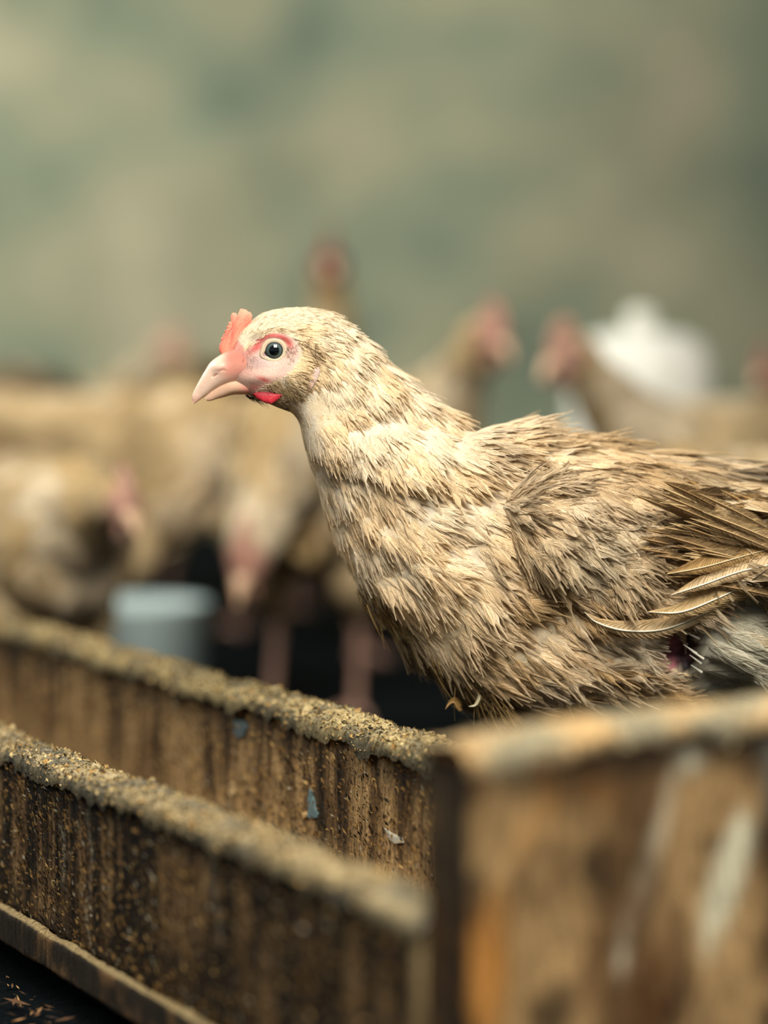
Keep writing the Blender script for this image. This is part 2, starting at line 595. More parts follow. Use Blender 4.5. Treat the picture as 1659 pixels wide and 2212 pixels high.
def sweep_board(name, origin, along, length, across, thick, height, parent, colf, mat=M_WOOD,
                du=.002, dv=.0022, groove=.0009, wav=.003, taper=0.0, top_round=.004, seed=0, local=(0, 0, 0), rise=0.0):
    """Board: origin is the near end of its top edge (outer corner); extends along `along`, thickness along `across`, height down."""
    nu = max(12, int(length / du)) + 1
    nh = max(6, int(height / dv)); nt_ = max(5, int(thick / .003))
    # profile (a across 0..thick, h down 0..height) closed loop
    pr = []
    for k in range(nt_): pr.append((k / nt_ * thick, 0, 0, 1))
    for k in range(nh): pr.append((thick, k / nh * height, 1, 0))
    for k in range(nt_): pr.append((thick - k / nt_ * thick, height, 0, -1))
    for k in range(nh): pr.append((0, height - k / nh * height, -1, 0))
    pr = np.array(pr)
    a, h, na, nz = pr.T
    # round the top corners
    rr = top_round
    for side in (0, 1):
        da = a if side == 0 else thick - a
        m = (da < rr) & (h < rr)
        q = np.hypot(rr - da[m], rr - h[m])
        k_ = rr / np.maximum(q, 1e-9)
        k_ = np.minimum(k_, 1)
        nd = rr - (rr - da[m]) * k_; nh_ = rr - (rr - h[m]) * k_
        a[m] = nd if side == 0 else thick - nd
        h[m] = nh_
    u = np.linspace(0, length, nu)
    U, A = np.meshgrid(u, a, indexing='ij')
    H = np.repeat(h[None], nu, 0); NA = np.repeat(na[None], nu, 0); NZ = np.repeat(nz[None], nu, 0)
    q = np.stack([U * 260, H * 22, A * 60 + NA * 3], -1)
    g = (fbm(q, 3, seed) - .5) * 2 * groove
    g2 = (fbm(np.stack([U * 40, H * 30, NA * 5 + A * 20], -1), 3, seed + 5) - .5) * 2 * groove * 1.5
    topw = (fbm(np.stack([U * 14, U * 0, U * 0], -1), 4, seed + 9) - .5) * 2 * wav
    A2 = A + NA * (g + g2)
    H2 = H - NZ * (g + g2) + topw * np.clip(1 - H / .03, 0, 1) * -1
    P = origin + U[..., None] * along + A2[..., None] * across - (H2 - rise * U)[..., None] * ZUP
    C = colf(U, H, A, NA, NZ, P)
    bc = np.stack([U + A * 1.0, H, A], -1)
    # closed ends
    nv = len(pr)
    Fc = grid_faces(nu, nv, wrap_v=True)
    V = P.reshape(-1, 3)
    # end caps: centre line fan via quads collapsed to tris is avoided: use grid of the section
    caps = []
    for e in (0, nu - 1):
        top = [e * nv + k for k in range(nt_ + 1)]
        cols = nt_ + 1
        rows = []
        # left column indexes (a=0): 2*nt_+nh .. end, going up; right column: nt_ .. nt_+nh
        right = [e * nv + nt_ + k for k in range(nh + 1)]
        left = [e * nv + (nt_ + nh + nt_ + nh - k) % nv for k in range(nh + 1)]
        for k in range(nh):
            f = [left[k], left[k + 1], right[k + 1], right[k]]
            caps.append(f if e else f[::-1])
    Fc = np.concatenate([Fc, np.array(caps)])
    o = mesh_obj(name, V, Fc, mat, parent, C.reshape(-1, 3), bc.reshape(-1, 3), local=local)
    return o, nu


TAN = lin(186, 152, 104); BRN = lin(118, 90, 58); DRK = lin(46, 38, 28); GREY = lin(150, 142, 116); PALE = lin(206, 184, 142); ORG = lin(196, 134, 62)


def streaks(U, H, A, NA, seed, fx=55, fz=6):
    return fbm(np.stack([U * fx + A * 40, H * fz, NA * 3.0], -1), 4, seed)


def col_back(U, H, A, NA, NZ, P):
    s = .5 * streaks(U, H, A, NA, 21, 150, 9) + .5 * streaks(U, H, A, NA, 22, 40, 12)
    m = fbm(np.stack([U * 8, H * 14, NA], -1), 4, 33)
    c = mixc(TAN * .95, BRN * .8, sstep(.40, .58, s))
    c = mixc(c, DRK * 1.2, sstep(.56, .68, s))
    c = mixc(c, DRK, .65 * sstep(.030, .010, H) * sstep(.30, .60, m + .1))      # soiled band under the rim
    c = mixc(c, TAN * 1.3, .6 * sstep(.045, .085, H))
    return c


def col_near(U, H, A, NA, NZ, P):
    s = .55 * streaks(U, H, A, NA, 51, 170, 9) + .45 * streaks(U, H, A, NA, 52, 50, 9)
    m = fbm(np.stack([U * 7, H * 9, NA], -1), 4, 63)
    c = mixc(BRN * 1.2, DRK * .8, sstep(.42, .56, s))
    c = mixc(c, TAN * .9, .75 * sstep(.45, .34, s))
    c = mixc(c, DRK * .7, .6 * sstep(.30, .52, U) * sstep(.40, .56, m))
    c = mixc(c, DRK * .55, .8 * sstep(.42, .58, m))
    c = mixc(c, DRK * .5, .8 * sstep(.022, .006, H) * (NZ < .5))  # shadow band below the crusted rim, painted dark
    c = c * .88
    # drips of droppings, pale
    for (u0, h0, h1, wd) in ((.36, .01, .075, .0022), (.40, .03, .05, .003), (.20, .015, .04, .0025)):
        k = np.exp(-((U - u0 - .004 * np.sin(H * 120)) / wd) ** 2) * sstep(h0 - .008, h0, H) * sstep(h1 + .01, h1, H)
        c = mixc(c, lin(176, 168, 146), .75 * k * (.4 + .6 * m))
    c = mixc(c, lin(196, 170, 122), .95 * sstep(.012, .006, U))      # pale cut end of the board, light on it painted in
    return c


def col_end(U, H, A, NA, NZ, P):
    m = fbm(np.stack([U * 28, H * 24, NA * 2 + A * 20], -1), 4, 73)
    m2 = fbm(np.stack([U * 55, H * 40, NA * 2 + A * 20], -1), 4, 83)
    m3 = fbm(np.stack([U * 26, H * 11, NA * 2], -1), 3, 93)
    c = mixc(TAN * .92, BRN * .78, sstep(.42, .60, m)) * .85
    c = mixc(c, ORG * .85, .85 * sstep(.07, .03, U) * sstep(.52, .42, m3))
    c = mixc(c, DRK * .8, .7 * sstep(.57, .66, m2))
    c = mixc(c, lin(84, 52, 26), .6 * sstep(.64, .74, m3))
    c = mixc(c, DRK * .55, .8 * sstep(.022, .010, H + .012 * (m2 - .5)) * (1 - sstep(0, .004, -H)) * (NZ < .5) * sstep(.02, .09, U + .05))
    c = mixc(c, DRK * .45, .75 * sstep(.115, .15, U) * sstep(.40, .55, m))
    # white droppings running down the face
    wv = .004 * np.sin(H * 60) + .003 * (m2 - .5) * 4

    def drip(u0, u1, h0, h1, wd, wmax):
        f = np.clip((H - h0) / (h1 - h0), 0, 1)
        uc = u0 + (u1 - u0) * f + wv * .5
        ww = wd + (wmax - wd) * np.sin(np.pi * f)
        return np.exp(-((U - uc) / ww) ** 4) * sstep(h0 - .006, h0 + .004, H) * sstep(h1 + .008, h1 - .004, H)
    c = mixc(c, lin(198, 186, 160) * 1.25, .95 * drip(.088, .068, .018, .088, .0022, .0042) * sstep(.25, .5, m2 + .1) )
    c = mixc(c, lin(190, 186, 160) * 1.25, .95 * drip(.118, .108, .038, .092, .004, .0085) * sstep(.28, .5, m2 + .08))
    c = mixc(c, lin(150, 150, 130), .7 * drip(.112, .104, .09, .125, .003, .006) * sstep(.3, .55, m2))
    c = mixc(c, lin(190, 188, 166), .8 * np.exp(-(((U - .096) / .005) ** 2 + ((H - .014) / .004) ** 2)))
    c = mixc(c, lin(120, 122, 112), .5 * sstep(.12, .135, U) * sstep(.5, .62, m) * sstep(.05, .03, H))
    # darker left end face of the board
    c = mixc(c, DRK * .9, .9 * (U < .0015) * sstep(.3, .45, m2 + .1))
    return c


# key points
zN = 0.34 - .2206; zB = 0.34 - .2049
pb0 = at_z(870, 1590, zB)                 # on the back board's outer top edge, in focus
pn0 = at_z(150, 1640, zN)                 # on the near board's inner top edge
TH = .022
# end of the near board
on_ = W(918, 1960, 1.05)[:2]
# end of the near board: where its outer face is seen at column 918
O_ = pn0 + OUT * TH
ts = np.linspace(.2, .6, 4001)
pxs = proj(O_[None] - DIR[None] * ts[:, None])[0]
tN = float(ts[np.argmin(np.abs(pxs - 918))])
tB = float((pb0 - (pn0 - DIR * tN)) @ DIR)
trough = empty('feeding_trough', tuple(np.array([pn0[0], pn0[1], 0])), 0,
               'long stained wooden feed trough running away to the left, crusted rims', 'trough')
LOC = np.array(trough.location)
nb_origin = pn0 - DIR * tN
nb, _ = sweep_board('side_board', nb_origin, DIR, 1.55, OUT, TH, zN - .0372, trough, col_near, seed=4, local=LOC, du=.0022)
nb['label'] = 'near side board, dark vertical streaks'
bb_origin = pb0 - DIR * tB
bb, _ = sweep_board('side_board', bb_origin, DIR, 1.75, OUT, TH, .114, trough, col_back, seed=14, local=LOC, du=.0022)
bb['label'] = 'far side board with blue-grey paint flecks on its inner face'

# base strip under the near board, outside
st_origin = nb_origin + OUT * (TH + .0008) + DIR * .001
st_origin[2] = .0372


def col_strip(U, H, A, NA, NZ, P):
    m = fbm(np.stack([U * 60, H * 40, NA * 2 + A * 30], -1), 4, 44)
    c = mixc(DRK * .9, BRN * .8, sstep(.45, .62, m))
    return mixc(c, lin(178, 156, 112), .85 * (NZ > .5))  # lit top of the strip painted as a pale colour


sb, _ = sweep_board('base_strip', st_origin, DIR, 1.5, OUT, .007, .0165, trough, col_strip, seed=24, local=LOC, wav=.0008, dv=.0018, top_round=.0012)


# bottom board between the sides
def col_bottom(U, H, A, NA, NZ, P):
    m = fbm(np.stack([U * 30, H * 30, A * 300], -1), 4, 45)
    return mixc(BRN, TAN, sstep(.4, .6, m))


wid = float((nb_origin - bb_origin) @ OUT)
bo = bb_origin + DIR * .002 + OUT * TH
bo[2] = .035
along_off = float((nb_origin - bb_origin) @ DIR)
sweep_board('bottom_board', bo, DIR, 1.7, OUT, wid - TH - .0005, .02, trough, col_bottom, seed=34, local=LOC, du=.006, dv=.005)

# skids that carry the trough
def box_part(name, o, lx, ly, lz, col):
    m = 8
    k = []
    for a_ in (0, 1):
        for b_ in (0, 1):
            for c_ in (0, 1):
                k.append(o + DIR * lx * a_ + OUT * ly * b_ + ZUP * lz * c_)
    Fq = [[0, 1, 3, 2], [4, 6, 7, 5], [0, 4, 5, 1], [2, 3, 7, 6], [0, 2, 6, 4], [1, 5, 7, 3]]
    ob = mesh_obj(name, np.array(k), np.array(Fq), M_WOOD, trough, np.repeat(col[None], 8, 0), np.array(k), smooth=False, local=LOC)
    bv = ob.modifiers.new('bevel', 'BEVEL'); bv.width = .002; bv.segments = 2
    return ob


for t_ in (.06, .62, 1.2):
    o_ = bb_origin + DIR * t_; o_[2] = -.004
    box_part('skid', o_, .05, wid + TH, .0245, DRK)
# end board, across the trough
ED = -OUT                                 # runs to the right, away
TE = .032
e_org = nb_origin + OUT * TH - DIR * (TE + .001)
rr0 = W(985, 1640, 1.0) - CAM
e_org[2] = CAM[2] + rr0[2] * (proj(e_org[None])[2][0])
ETOP = .075
eb, _ = sweep_board('end_board', e_org, ED, .235, DIR, TE, float(e_org[2]) - .0207, trough, col_end, seed=64, local=LOC, groove=.0016, wav=.006, top_round=.006, rise=ETOP)
eb['label'] = 'end board smeared with white droppings'


def crust(origin, along, length, across, thick, seed, colA, colB, hgt=.0045, over=.003, u0=0.0, wav_seed=None, wav=.003, du=.0011, nprof=26, rise=0.0):
    """Caked dirt lying over a board's top rim."""
    nu = int(length / du) + 1
    u = np.linspace(0, length, nu)
    a = np.linspace(-1, 1, nprof)
    U, A = np.meshgrid(u, a, indexing='ij')
    topw = (fbm(np.stack([(U + u0) * 14, U * 0, U * 0], -1), 4, wav_seed) - .5) * 2 * wav
    n1 = fbm(np.stack([U * 70, A * 2.2, U * 0 + 3], -1), 4, seed)
    n2 = fbm(np.stack([U * 420, A * 6, U * 0 + 9], -1), 4, seed + 1)
    half = thick / 2 + over * (.3 + 1.2 * fbm(np.stack([U * 45, np.sign(A) * 3, U * 0], -1), 3, seed + 2))
    ang = A * np.pi * .5
    x = thick / 2 + np.sin(ang) * half
    z = hgt * (.35 + 1.3 * n1) * np.cos(ang) ** .7 + (n2 - .5) * .0032
    drop = sstep(.78, 1.0, np.abs(A)) * (.003 + .010 * fbm(np.stack([U * 120, np.sign(A) * 7, U * 0], -1), 3, seed + 3) ** 2)
    z = z - drop + .0005
    P = origin + U[..., None] * along + x[..., None] * across + (z + topw + rise * U)[..., None] * ZUP
    k = fbm(np.stack([U * 55, A * 1.5, U * 0 + 1], -1), 4, seed + 4)
    k2 = fbm(np.stack([U * 500, A * 9, U * 0 + 5], -1), 3, seed + 6)
    C = mixc(colA, colB, sstep(.4, .62, k))
    C = C * (.62 + .8 * k2)[..., None]
    C = mixc(C, DRK * .5, .8 * sstep(.80, .97, np.abs(A)))
    o = mesh_obj('dirt_crust', P, grid_faces(nu, nprof), M_CRUST, trough, C.reshape(-1, 3), local=LOC)
    return P


Pc1 = crust(bb_origin, DIR, 1.75, OUT, TH, 101, lin(186, 168, 122), lin(128, 120, 96), hgt=.006, over=.004, wav_seed=14 + 9)
Pc2 = crust(nb_origin, DIR, 1.55, OUT, TH, 121, lin(170, 154, 118), lin(120, 114, 96), hgt=.005, over=.003, wav_seed=4 + 9)
Pc3 = crust(e_org, ED, .235, DIR, TE, 141, lin(206, 172, 122), lin(158, 150, 124), hgt=.004, over=.002, wav_seed=64 + 9, wav=.006, rise=ETOP)


def flakes(Pg, n, seed, u_lo, u_hi, sizes=(.0006, .0022), cols=None):
    """Small chips of dried feed stuck on the crust: tilted little flakes."""
    r = np.random.default_rng(seed)
    nu, nv = Pg.shape[:2]
    iu = (u_lo + (u_hi - u_lo) * r.random(n)) * (nu - 1)
    iv = (r.random(n) * .96 + .02) * (nv - 1)
    c = Pg[iu.astype(int), iv.astype(int)] + r.normal(0, .0004, (n, 3))
    sz = sizes[0] + (sizes[1] - sizes[0]) * r.random(n) ** 2.5
    e1 = r.normal(0, 1, (n, 3)); e1 /= np.linalg.norm(e1, axis=1, keepdims=True)
    e2 = np.cross(e1, r.normal(0, 1, (n, 3)) + ZUP * 1.5); e2 /= np.linalg.norm(e2, axis=1, keepdims=True)
    e3 = np.cross(e1, e2)
    w2 = sz * (.3 + .5 * r.random(n))
    V = np.stack([c - e1 * sz[:, None], c + e2 * w2[:, None] + e3 * sz[:, None] * .15, c + e1 * sz[:, None] * .9 + e3 * sz[:, None] * .3, c - e2 * w2[:, None]], 1)
    Fc = np.arange(n * 4).reshape(n, 4)
    cc = np.array([lin(214, 190, 138), lin(160, 140, 96), lin(120, 104, 74), lin(190, 150, 90), lin(90, 84, 70), lin(72, 58, 40)])
    C = cc[r.choice(6, n, p=[.2, .24, .2, .1, .16, .1])]
    o = mesh_obj('feed_flakes', V, Fc, M_FLAKE, trough, np.repeat(C, 4, 0), smooth=False, local=LOC)
    o['kind'] = 'stuff'


flakes(Pc1, 26000, 5, .05, .62)
flakes(Pc2, 22000, 6, .03, .60)
flakes(Pc3, 1500, 8, .0, 1.0)


# chips stuck to the board faces (bark, straw bits) - sharp near the focus
def face_chips(origin, n, seed, u_lo, u_hi, h, sign_off, dark=.4):
    r = np.random.default_rng(seed)
    U = u_lo + (u_hi - u_lo) * r.random(n); H = .004 + (h - .006) * r.random(n)
    c = origin + U[:, None] * DIR + (sign_off) * OUT - H[:, None] * ZUP
    L = .0005 + .0020 * r.random(n) ** 3
    ang = r.normal(0, .5, n)
    e1 = DIR * np.sin(ang)[:, None] + ZUP * np.cos(ang)[:, None]
    e2 = DIR * np.cos(ang)[:, None] - ZUP * np.sin(ang)[:, None]
    w2 = L * (.18 + .35 * r.random(n))
    out = OUT * (1 if sign_off > .01 else -1)
    k = (.0002 + .0012 * r.random(n))[:, None]
    V = np.stack([c - e1 * L[:, None], c + e2 * w2[:, None] + out * k, c + e1 * L[:, None] + out * k * 1.3, c - e2 * w2[:, None] + out * k * .4], 1)
    cc = np.array([lin(196, 160, 100), lin(150, 116, 68), lin(66, 50, 32), lin(40, 34, 26), lin(186, 176, 150)])
    p = np.array([.26 - dark * .34, .20, .26, .26, .03]); p /= p.sum()
    C = cc[r.choice(5, n, p=p)]
    o = mesh_obj('stuck_chips', V, np.arange(n * 4).reshape(n, 4), M_FLAKE, trough, np.repeat(C, 4, 0), smooth=False, local=LOC)
    o['kind'] = 'stuff'


face_chips(bb_origin, 9000, 71, .25, .95, .10, TH + .0006, .2)
face_chips(nb_origin, 14000, 72, .0, .75, .092, TH + .0006, .6)


def on_plane(px, py, origin, normal):
    r = W(px, py, 1.0) - CAM
    t = ((origin - CAM) @ normal) / (r @ normal)
    return CAM + r * t


def paint_fleck(poly, origin, label, c):
    pts = np.array([on_plane(x, y, origin, OUT) for x, y in poly])
    n = len(pts)
    cen = pts.mean(0) + OUT * .0014
    V = np.concatenate([pts + OUT * .0011, pts - OUT * .0006, cen[None]])
    Fc = [[i, (i + 1) % n, 2 * n, 2 * n] for i in range(n)]
    me_f = []
    for i in range(n):
        me_f.append([i, (i + 1) % n, 2 * n])
        me_f.append([i, n + i, n + (i + 1) % n]); me_f.append([i, n + (i + 1) % n, (i + 1) % n])
    o = mesh_obj('paint_fleck', V, np.array(me_f), M_FLAKE, trough, np.repeat(c[None], len(V), 0), smooth=False, local=LOC)
    o['label'] = label


fo = bb_origin + OUT * TH
paint_fleck([(672, 1704), (677, 1712), (681, 1730), (684, 1745), (690, 1758), (688, 1766), (676, 1768), (666, 1764), (670, 1748), (668, 1728)], fo, 'blue-grey fleck of old paint', lin(104, 128, 130))
paint_fleck([(508, 1555), (530, 1556), (536, 1570), (530, 1588), (517, 1596), (508, 1580)], fo, 'blurred blue-grey fleck of old paint', lin(84, 100, 104))
paint_fleck([(655, 1756), (664, 1752), (667, 1762), (659, 1768)], fo, 'tan chip of wood', lin(214, 178, 118))
paint_fleck([(500, 1692), (507, 1690), (509, 1712), (503, 1724), (498, 1708)], fo, 'pale chip of wood', lin(214, 184, 134))
paint_fleck([(834, 1788), (850, 1800), (870, 1810), (874, 1820), (856, 1822), (842, 1808)], fo, 'whitish smear', lin(196, 190, 170))

# ------------------------------------------------------------------ loose litter on the floor by the camera's side
def litter():
    r = np.random.default_rng(99)
    n = 9000
    x = r.uniform(-.75, .55, n); y = r.uniform(.9, 3.2, n)
    x[:5000] = r.uniform(-.42, -.10, 5000); y[:5000] = r.uniform(1.0, 1.7, 5000)
    keep = ((np.stack([x, y, x * 0], 1) - nb_origin) @ OUT) > TH + .016
    keep &= x < .1
    x, y = x[keep], y[keep]; n = len(x)
    L = .001 + .007 * r.random(n) ** 3
    a = r.uniform(0, np.pi, n)
    e1 = np.stack([np.cos(a), np.sin(a), r.normal(0, .25, n)], 1)
    e2 = np.stack([-np.sin(a), np.cos(a), r.normal(0, .3, n)], 1)
    c = np.stack([x, y, .006 + .004 * r.random(n)], 1)
    w2 = L * (.08 + .25 * r.random(n))
    V = np.stack([c - e1 * L[:, None], c + e2 * w2[:, None], c + e1 * L[:, None], c - e2 * w2[:, None]], 1)
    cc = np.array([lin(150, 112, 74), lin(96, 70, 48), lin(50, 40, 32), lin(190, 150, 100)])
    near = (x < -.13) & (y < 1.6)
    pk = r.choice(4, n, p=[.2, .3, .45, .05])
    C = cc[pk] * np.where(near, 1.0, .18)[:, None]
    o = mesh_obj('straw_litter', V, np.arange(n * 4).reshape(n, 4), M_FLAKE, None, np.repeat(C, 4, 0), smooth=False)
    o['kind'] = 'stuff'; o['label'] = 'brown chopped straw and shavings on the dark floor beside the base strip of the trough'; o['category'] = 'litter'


litter()

# ------------------------------------------------------------------ the hen in focus
hen = empty('hen', (.14, 1.46, 0), 0, 'cream hen in sharp profile facing left behind the trough', 'hen', 'pale brown hens in the shed')
HL = np.array(hen.location)
# station: top px, bottom px, half width px, depth of the middle plane
ST = [
    (498, 766, 514, 840, 22, 1.4135),
    (510, 738, 535, 852, 38, 1.414),
    (531, 708, 566, 865, 50, 1.4145),
    (562, 682, 598, 878, 60, 1.415),
    (610, 668, 628, 890, 66, 1.416),
    (668, 667, 646, 912, 72, 1.418),
    (724, 684, 655, 945, 80, 1.421),
    (778, 722, 665, 985, 90, 1.425),
    (832, 773, 680, 1030, 102, 1.429),
    (886, 828, 697, 1085, 118, 1.434),
    (945, 878, 718, 1145, 138, 1.439),
    (1005, 928, 752, 1215, 162, 1.445),
    (1085, 944, 800, 1300, 188, 1.451),
    (1175, 940, 860, 1382, 212, 1.456),
    (1280, 950, 945, 1462, 230, 1.461),
    (1390, 975, 1060, 1520, 238, 1.465),
    (1500, 1010, 1210, 1548, 236, 1.470),
    (1600, 1045, 1390, 1545, 220, 1.475),
    (1710, 1085, 1570, 1500, 190, 1.480),
    (1810, 1110, 1740, 1420, 145, 1.485),
    (1900, 1120, 1880, 1330, 90, 1.490),
    (1960, 1140, 1960, 1240, 30, 1.495),
]
ST = np.array(ST, float)
topP = W(ST[:, 0], ST[:, 1], ST[:, 5]); botP = W(ST[:, 2], ST[:, 3], ST[:, 5])
hwP = ST[:, 4] * ST[:, 5] / F
nst = len(ST)
tt = np.concatenate([np.linspace(0, 6, 130, endpoint=False), np.linspace(6, nst - 1, 190)])
NV = 168
BP = loft(topP, botP, hwP, (0, 1.0, 0), tt, NV, .92)
NB, DB = grid_normals(BP)
if ((NB[150, :, :] * (BP[150] - BP[150].mean(0))).sum()) < 0: NB = -NB
px, py, dd_ = proj(BP)
nearside = BP[..., 1] < BP[..., 1].mean(1, keepdims=True)
# sculpt: hackle cape overlapping the breast, wound hollow, eye socket, cheek
cape = [(600, 560), (640, 930), (668, 975), (720, 1008), (800, 1022), (880, 1052), (960, 1066), (1040, 1052), (1120, 1020), (1180, 930), (1180, 560)]
cd_ = poly_dist(px, py, cape)
disp = .0055 * sstep(-3, 18, cd_) * sstep(150, 40, cd_) * sstep(640, 720, px) * sstep(860, 960, py)
WOUND = [(1440, 1372), (1480, 1358), (1506, 1372), (1504, 1420), (1492, 1446), (1450, 1440), (1436, 1410)]
wd_ = poly_dist(px, py, WOUND)
disp = disp - .015 * sstep(-8, 14, wd_) * nearside
disp = disp - .0030 * np.exp(-(((px - 593) / 30) ** 2 + ((py - 758) / 26) ** 2)) * nearside
disp = disp + .0018 * np.exp(-(((px - 588) / 46) ** 2 + ((py - 727) / 9) ** 2)) * nearside       # brow
disp = disp + .0015 * np.exp(-(((px - 560) / 40) ** 2 + ((py - 815) / 14) ** 2)) * nearside      # cheek
disp = disp + .0022 * np.exp(-(((px - 640) / 26) ** 2 + ((py - 820) / 30) ** 2)) * nearside
bodyw = sstep(700, 900, px)
lump = fbm(BP * 42, 3, 77) - .5
disp = disp + bodyw * .010 * lump
lump2 = fbm(BP * 110, 3, 78) - .5
disp = disp + sstep(640, 760, px) * .004 * lump2
disp = disp + .013 * np.exp(-(((px - 1600) / 85) ** 2 + ((py - 1400) / 80) ** 2)) * nearside
BP = BP + NB * disp[..., None]
NB, DB = grid_normals(BP)
if ((NB[150, :, :] * (BP[150] - BP[150].mean(0))).sum()) < 0: NB = -NB

FACE = [(466, 770), (476, 748), (500, 735), (512, 742), (526, 762), (545, 750), (566, 730), (600, 722), (628, 730), (642, 750), (640, 772), (626, 796), (602, 814), (578, 824), (560, 832), (545, 852), (500, 856), (470, 850)]
CREAM = lin(244, 224, 188); CREAM2 = lin(250, 238, 214); OCH = lin(218, 188, 138); SOIL = lin(152, 124, 82); WHITE = lin(236, 230, 214); GREYW = lin(206, 204, 186)


def plumage_colour(px, py, P, r):
    """Per-feather colour from where on the bird it grows: clean cream, ochre stains, soil."""
    n = len(px)
    a = fbm(P * 70, 3, 5); b = fbm(P * 26, 3, 6); c3 = fbm(P * 190, 2, 7)
    c = mixc(CREAM, CREAM2, sstep(.35, .6, a))
    # stains: heavier over the back, wing and flank
    amt = .10 + .62 * sstep(980, 1200, px + .15 * (py - 1000)) + .35 * sstep(1150, 1400, py)
    amt = amt + .45 * sstep(1330, 1500, px) * sstep(1300, 1100, py)
    amt = amt + .25 * np.exp(-(((px - 1080) / 90) ** 2 + ((py - 1000) / 60) ** 2))
    amt = np.clip(amt, 0, 1.1)
    c = mixc(c, OCH, np.clip(amt * sstep(.42, .60, .6 * a + .4 * b + .05 * (r.random(n) - .5)), 0, 1))
    c = mixc(c, SOIL, np.clip(amt * .8 * sstep(.54, .68, .6 * c3 + .4 * a + .05 * (r.random(n) - .5)), 0, 1))
    # face and ear: short brownish
    ear = np.exp(-(((px - 665) / 34) ** 2 + ((py - 800) / 42) ** 2))
    c = mixc(c, lin(206, 184, 144), .4 * np.clip(ear * 1.2, 0, 1) * (r.random(n) < .7))
    earr = np.exp(-((np.hypot((px - 648) / 1.0, (py - 790) / 1.25) - 38) / 7) ** 2) * (px > 640) * (py < 840)
    c = mixc(c, lin(136, 108, 74), .6 * earr * (r.random(n) < .4))
    chin = sstep(835, 862, py) * sstep(660, 610, px)
    c = mixc(c, lin(128, 104, 76), .7 * chin * (r.random(n) < .6))
    # under breast: shade painted into the feather colour
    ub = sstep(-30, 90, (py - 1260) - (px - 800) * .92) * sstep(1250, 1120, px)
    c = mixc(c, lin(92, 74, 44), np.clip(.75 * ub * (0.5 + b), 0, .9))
    # thigh fluff whitish
    tf = sstep(1478, 1510, px) * sstep(1270, 1300, py + .45 * (px - 1500))
    c = mixc(c, GREYW, .9 * tf)
    fl = np.exp(-(((px - 1370) / 110) ** 2 + ((py - 1385) / 26) ** 2))
    c = mixc(c, WHITE, .6 * fl)
    # wing panel: paler grey cream fluff low on the wing
    return c * (.93 + .14 * r.random(n))[:, None]


px, py, _ = proj(BP)
rr_ = np.random.default_rng(3)
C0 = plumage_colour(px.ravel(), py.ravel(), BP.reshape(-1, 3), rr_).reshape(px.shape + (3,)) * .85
fdist = poly_dist(px, py, FACE)
sk = lin(230, 194, 178) * np.ones_like(C0)
sk = mixc(sk, lin(232, 132, 112), sstep(540, 500, px) * sstep(790, 760, py))
sk = mixc(sk, lin(222, 150, 134), .7 * sstep(560, 520, px) * sstep(830, 790, py))
sk = mixc(sk, lin(206, 78, 74), .95 * np.exp(-((np.hypot((px - 590) / 1.15, (py - 758)) - 34) / 6) ** 2) * sstep(762, 740, py))
sk = mixc(sk, lin(210, 84, 80), .8 * np.exp(-(((px - 555) / 20) ** 2 + ((py - 752 + (px - 555) * .5) / 8) ** 2)))
sk = mixc(sk, lin(206, 176, 172), .8 * np.exp(-(((px - 558) / 26) ** 2 + ((py - 782) / 12) ** 2)))
sk = mixc(sk, lin(214, 84, 84), .85 * np.exp(-(((px - 570) / 16) ** 2 + ((py - 820 - (px - 570) * .35) / 5) ** 2)))
sk = mixc(sk, lin(214, 110, 104), .7 * np.exp(-(((px - 548) / 14) ** 2 + ((py - 838) / 9) ** 2)))
skn = fbm(BP * 900, 3, 12)
sk = sk * (.86 + .28 * skn)[..., None]
C0 = mixc(C0, sk, sstep(-12, -2, fdist))
woundc = mixc(lin(196, 112, 124) * np.ones_like(C0), lin(12, 4, 8), sstep(1454, 1466, px + 20 * (fbm(BP * 300, 3, 14) - .5)))  # pink skin, then the shade inside the hollow painted near-black
C0 = mixc(C0, woundc, sstep(-16, -4, poly_dist(px, py, WOUND)) * nearside)
C0 = mixc(C0, lin(200, 140, 150), .8 * np.exp(-(((px - 1452) / 16) ** 2 + ((py - 1400) / 34) ** 2)) * nearside)
Fb = grid_faces(len(tt), NV, wrap_v=True)
Vb = BP.reshape(-1, 3)
# close both ends with a centre vertex
c0 = BP[0].mean(0); c1 = BP[-1].mean(0)
Vb = np.concatenate([Vb, c0[None], c1[None]])
nV = len(tt) * NV
capf = [[nV, (k + 1) % NV, k, k] for k in range(NV)]
tri0 = np.array([[nV, k, (k + 1) % NV] for k in range(NV)]); tri1 = np.array([[nV + 1, (len(tt) - 1) * NV + (k + 1) % NV, (len(tt) - 1) * NV + k] for k in range(NV)])
quads = Fb
tris = np.concatenate([quads[:, [0, 1, 2]], quads[:, [0, 2, 3]], tri0, tri1])
Cb = np.concatenate([C0.reshape(-1, 3), C0[0, :1], C0[-1, :1]])
body = mesh_obj('body', Vb, tris, M_SKIN, hen, Cb, local=HL)

near_pts = BP[:, :, :].reshape(-1, 3)
npx, npy = px.ravel(), py.ravel()
nside = nearside.ravel()


def surf(x, y):
    """Near-side skin point and normal under pixel (x, y)."""
    m = (np.abs(npx - x) < 30) & (np.abs(npy - y) < 30) & nside
    idx = np.where(m)[0]
    if len(idx) == 0:
        idx = np.where(nside)[0]
    d = np.hypot(npx[idx] - x, npy[idx] - y)
    j = idx[np.argsort(d)[:6]]
    P = near_pts[j].mean(0); n = NB.reshape(-1, 3)[j].mean(0)
    return P, n / np.linalg.norm(n)


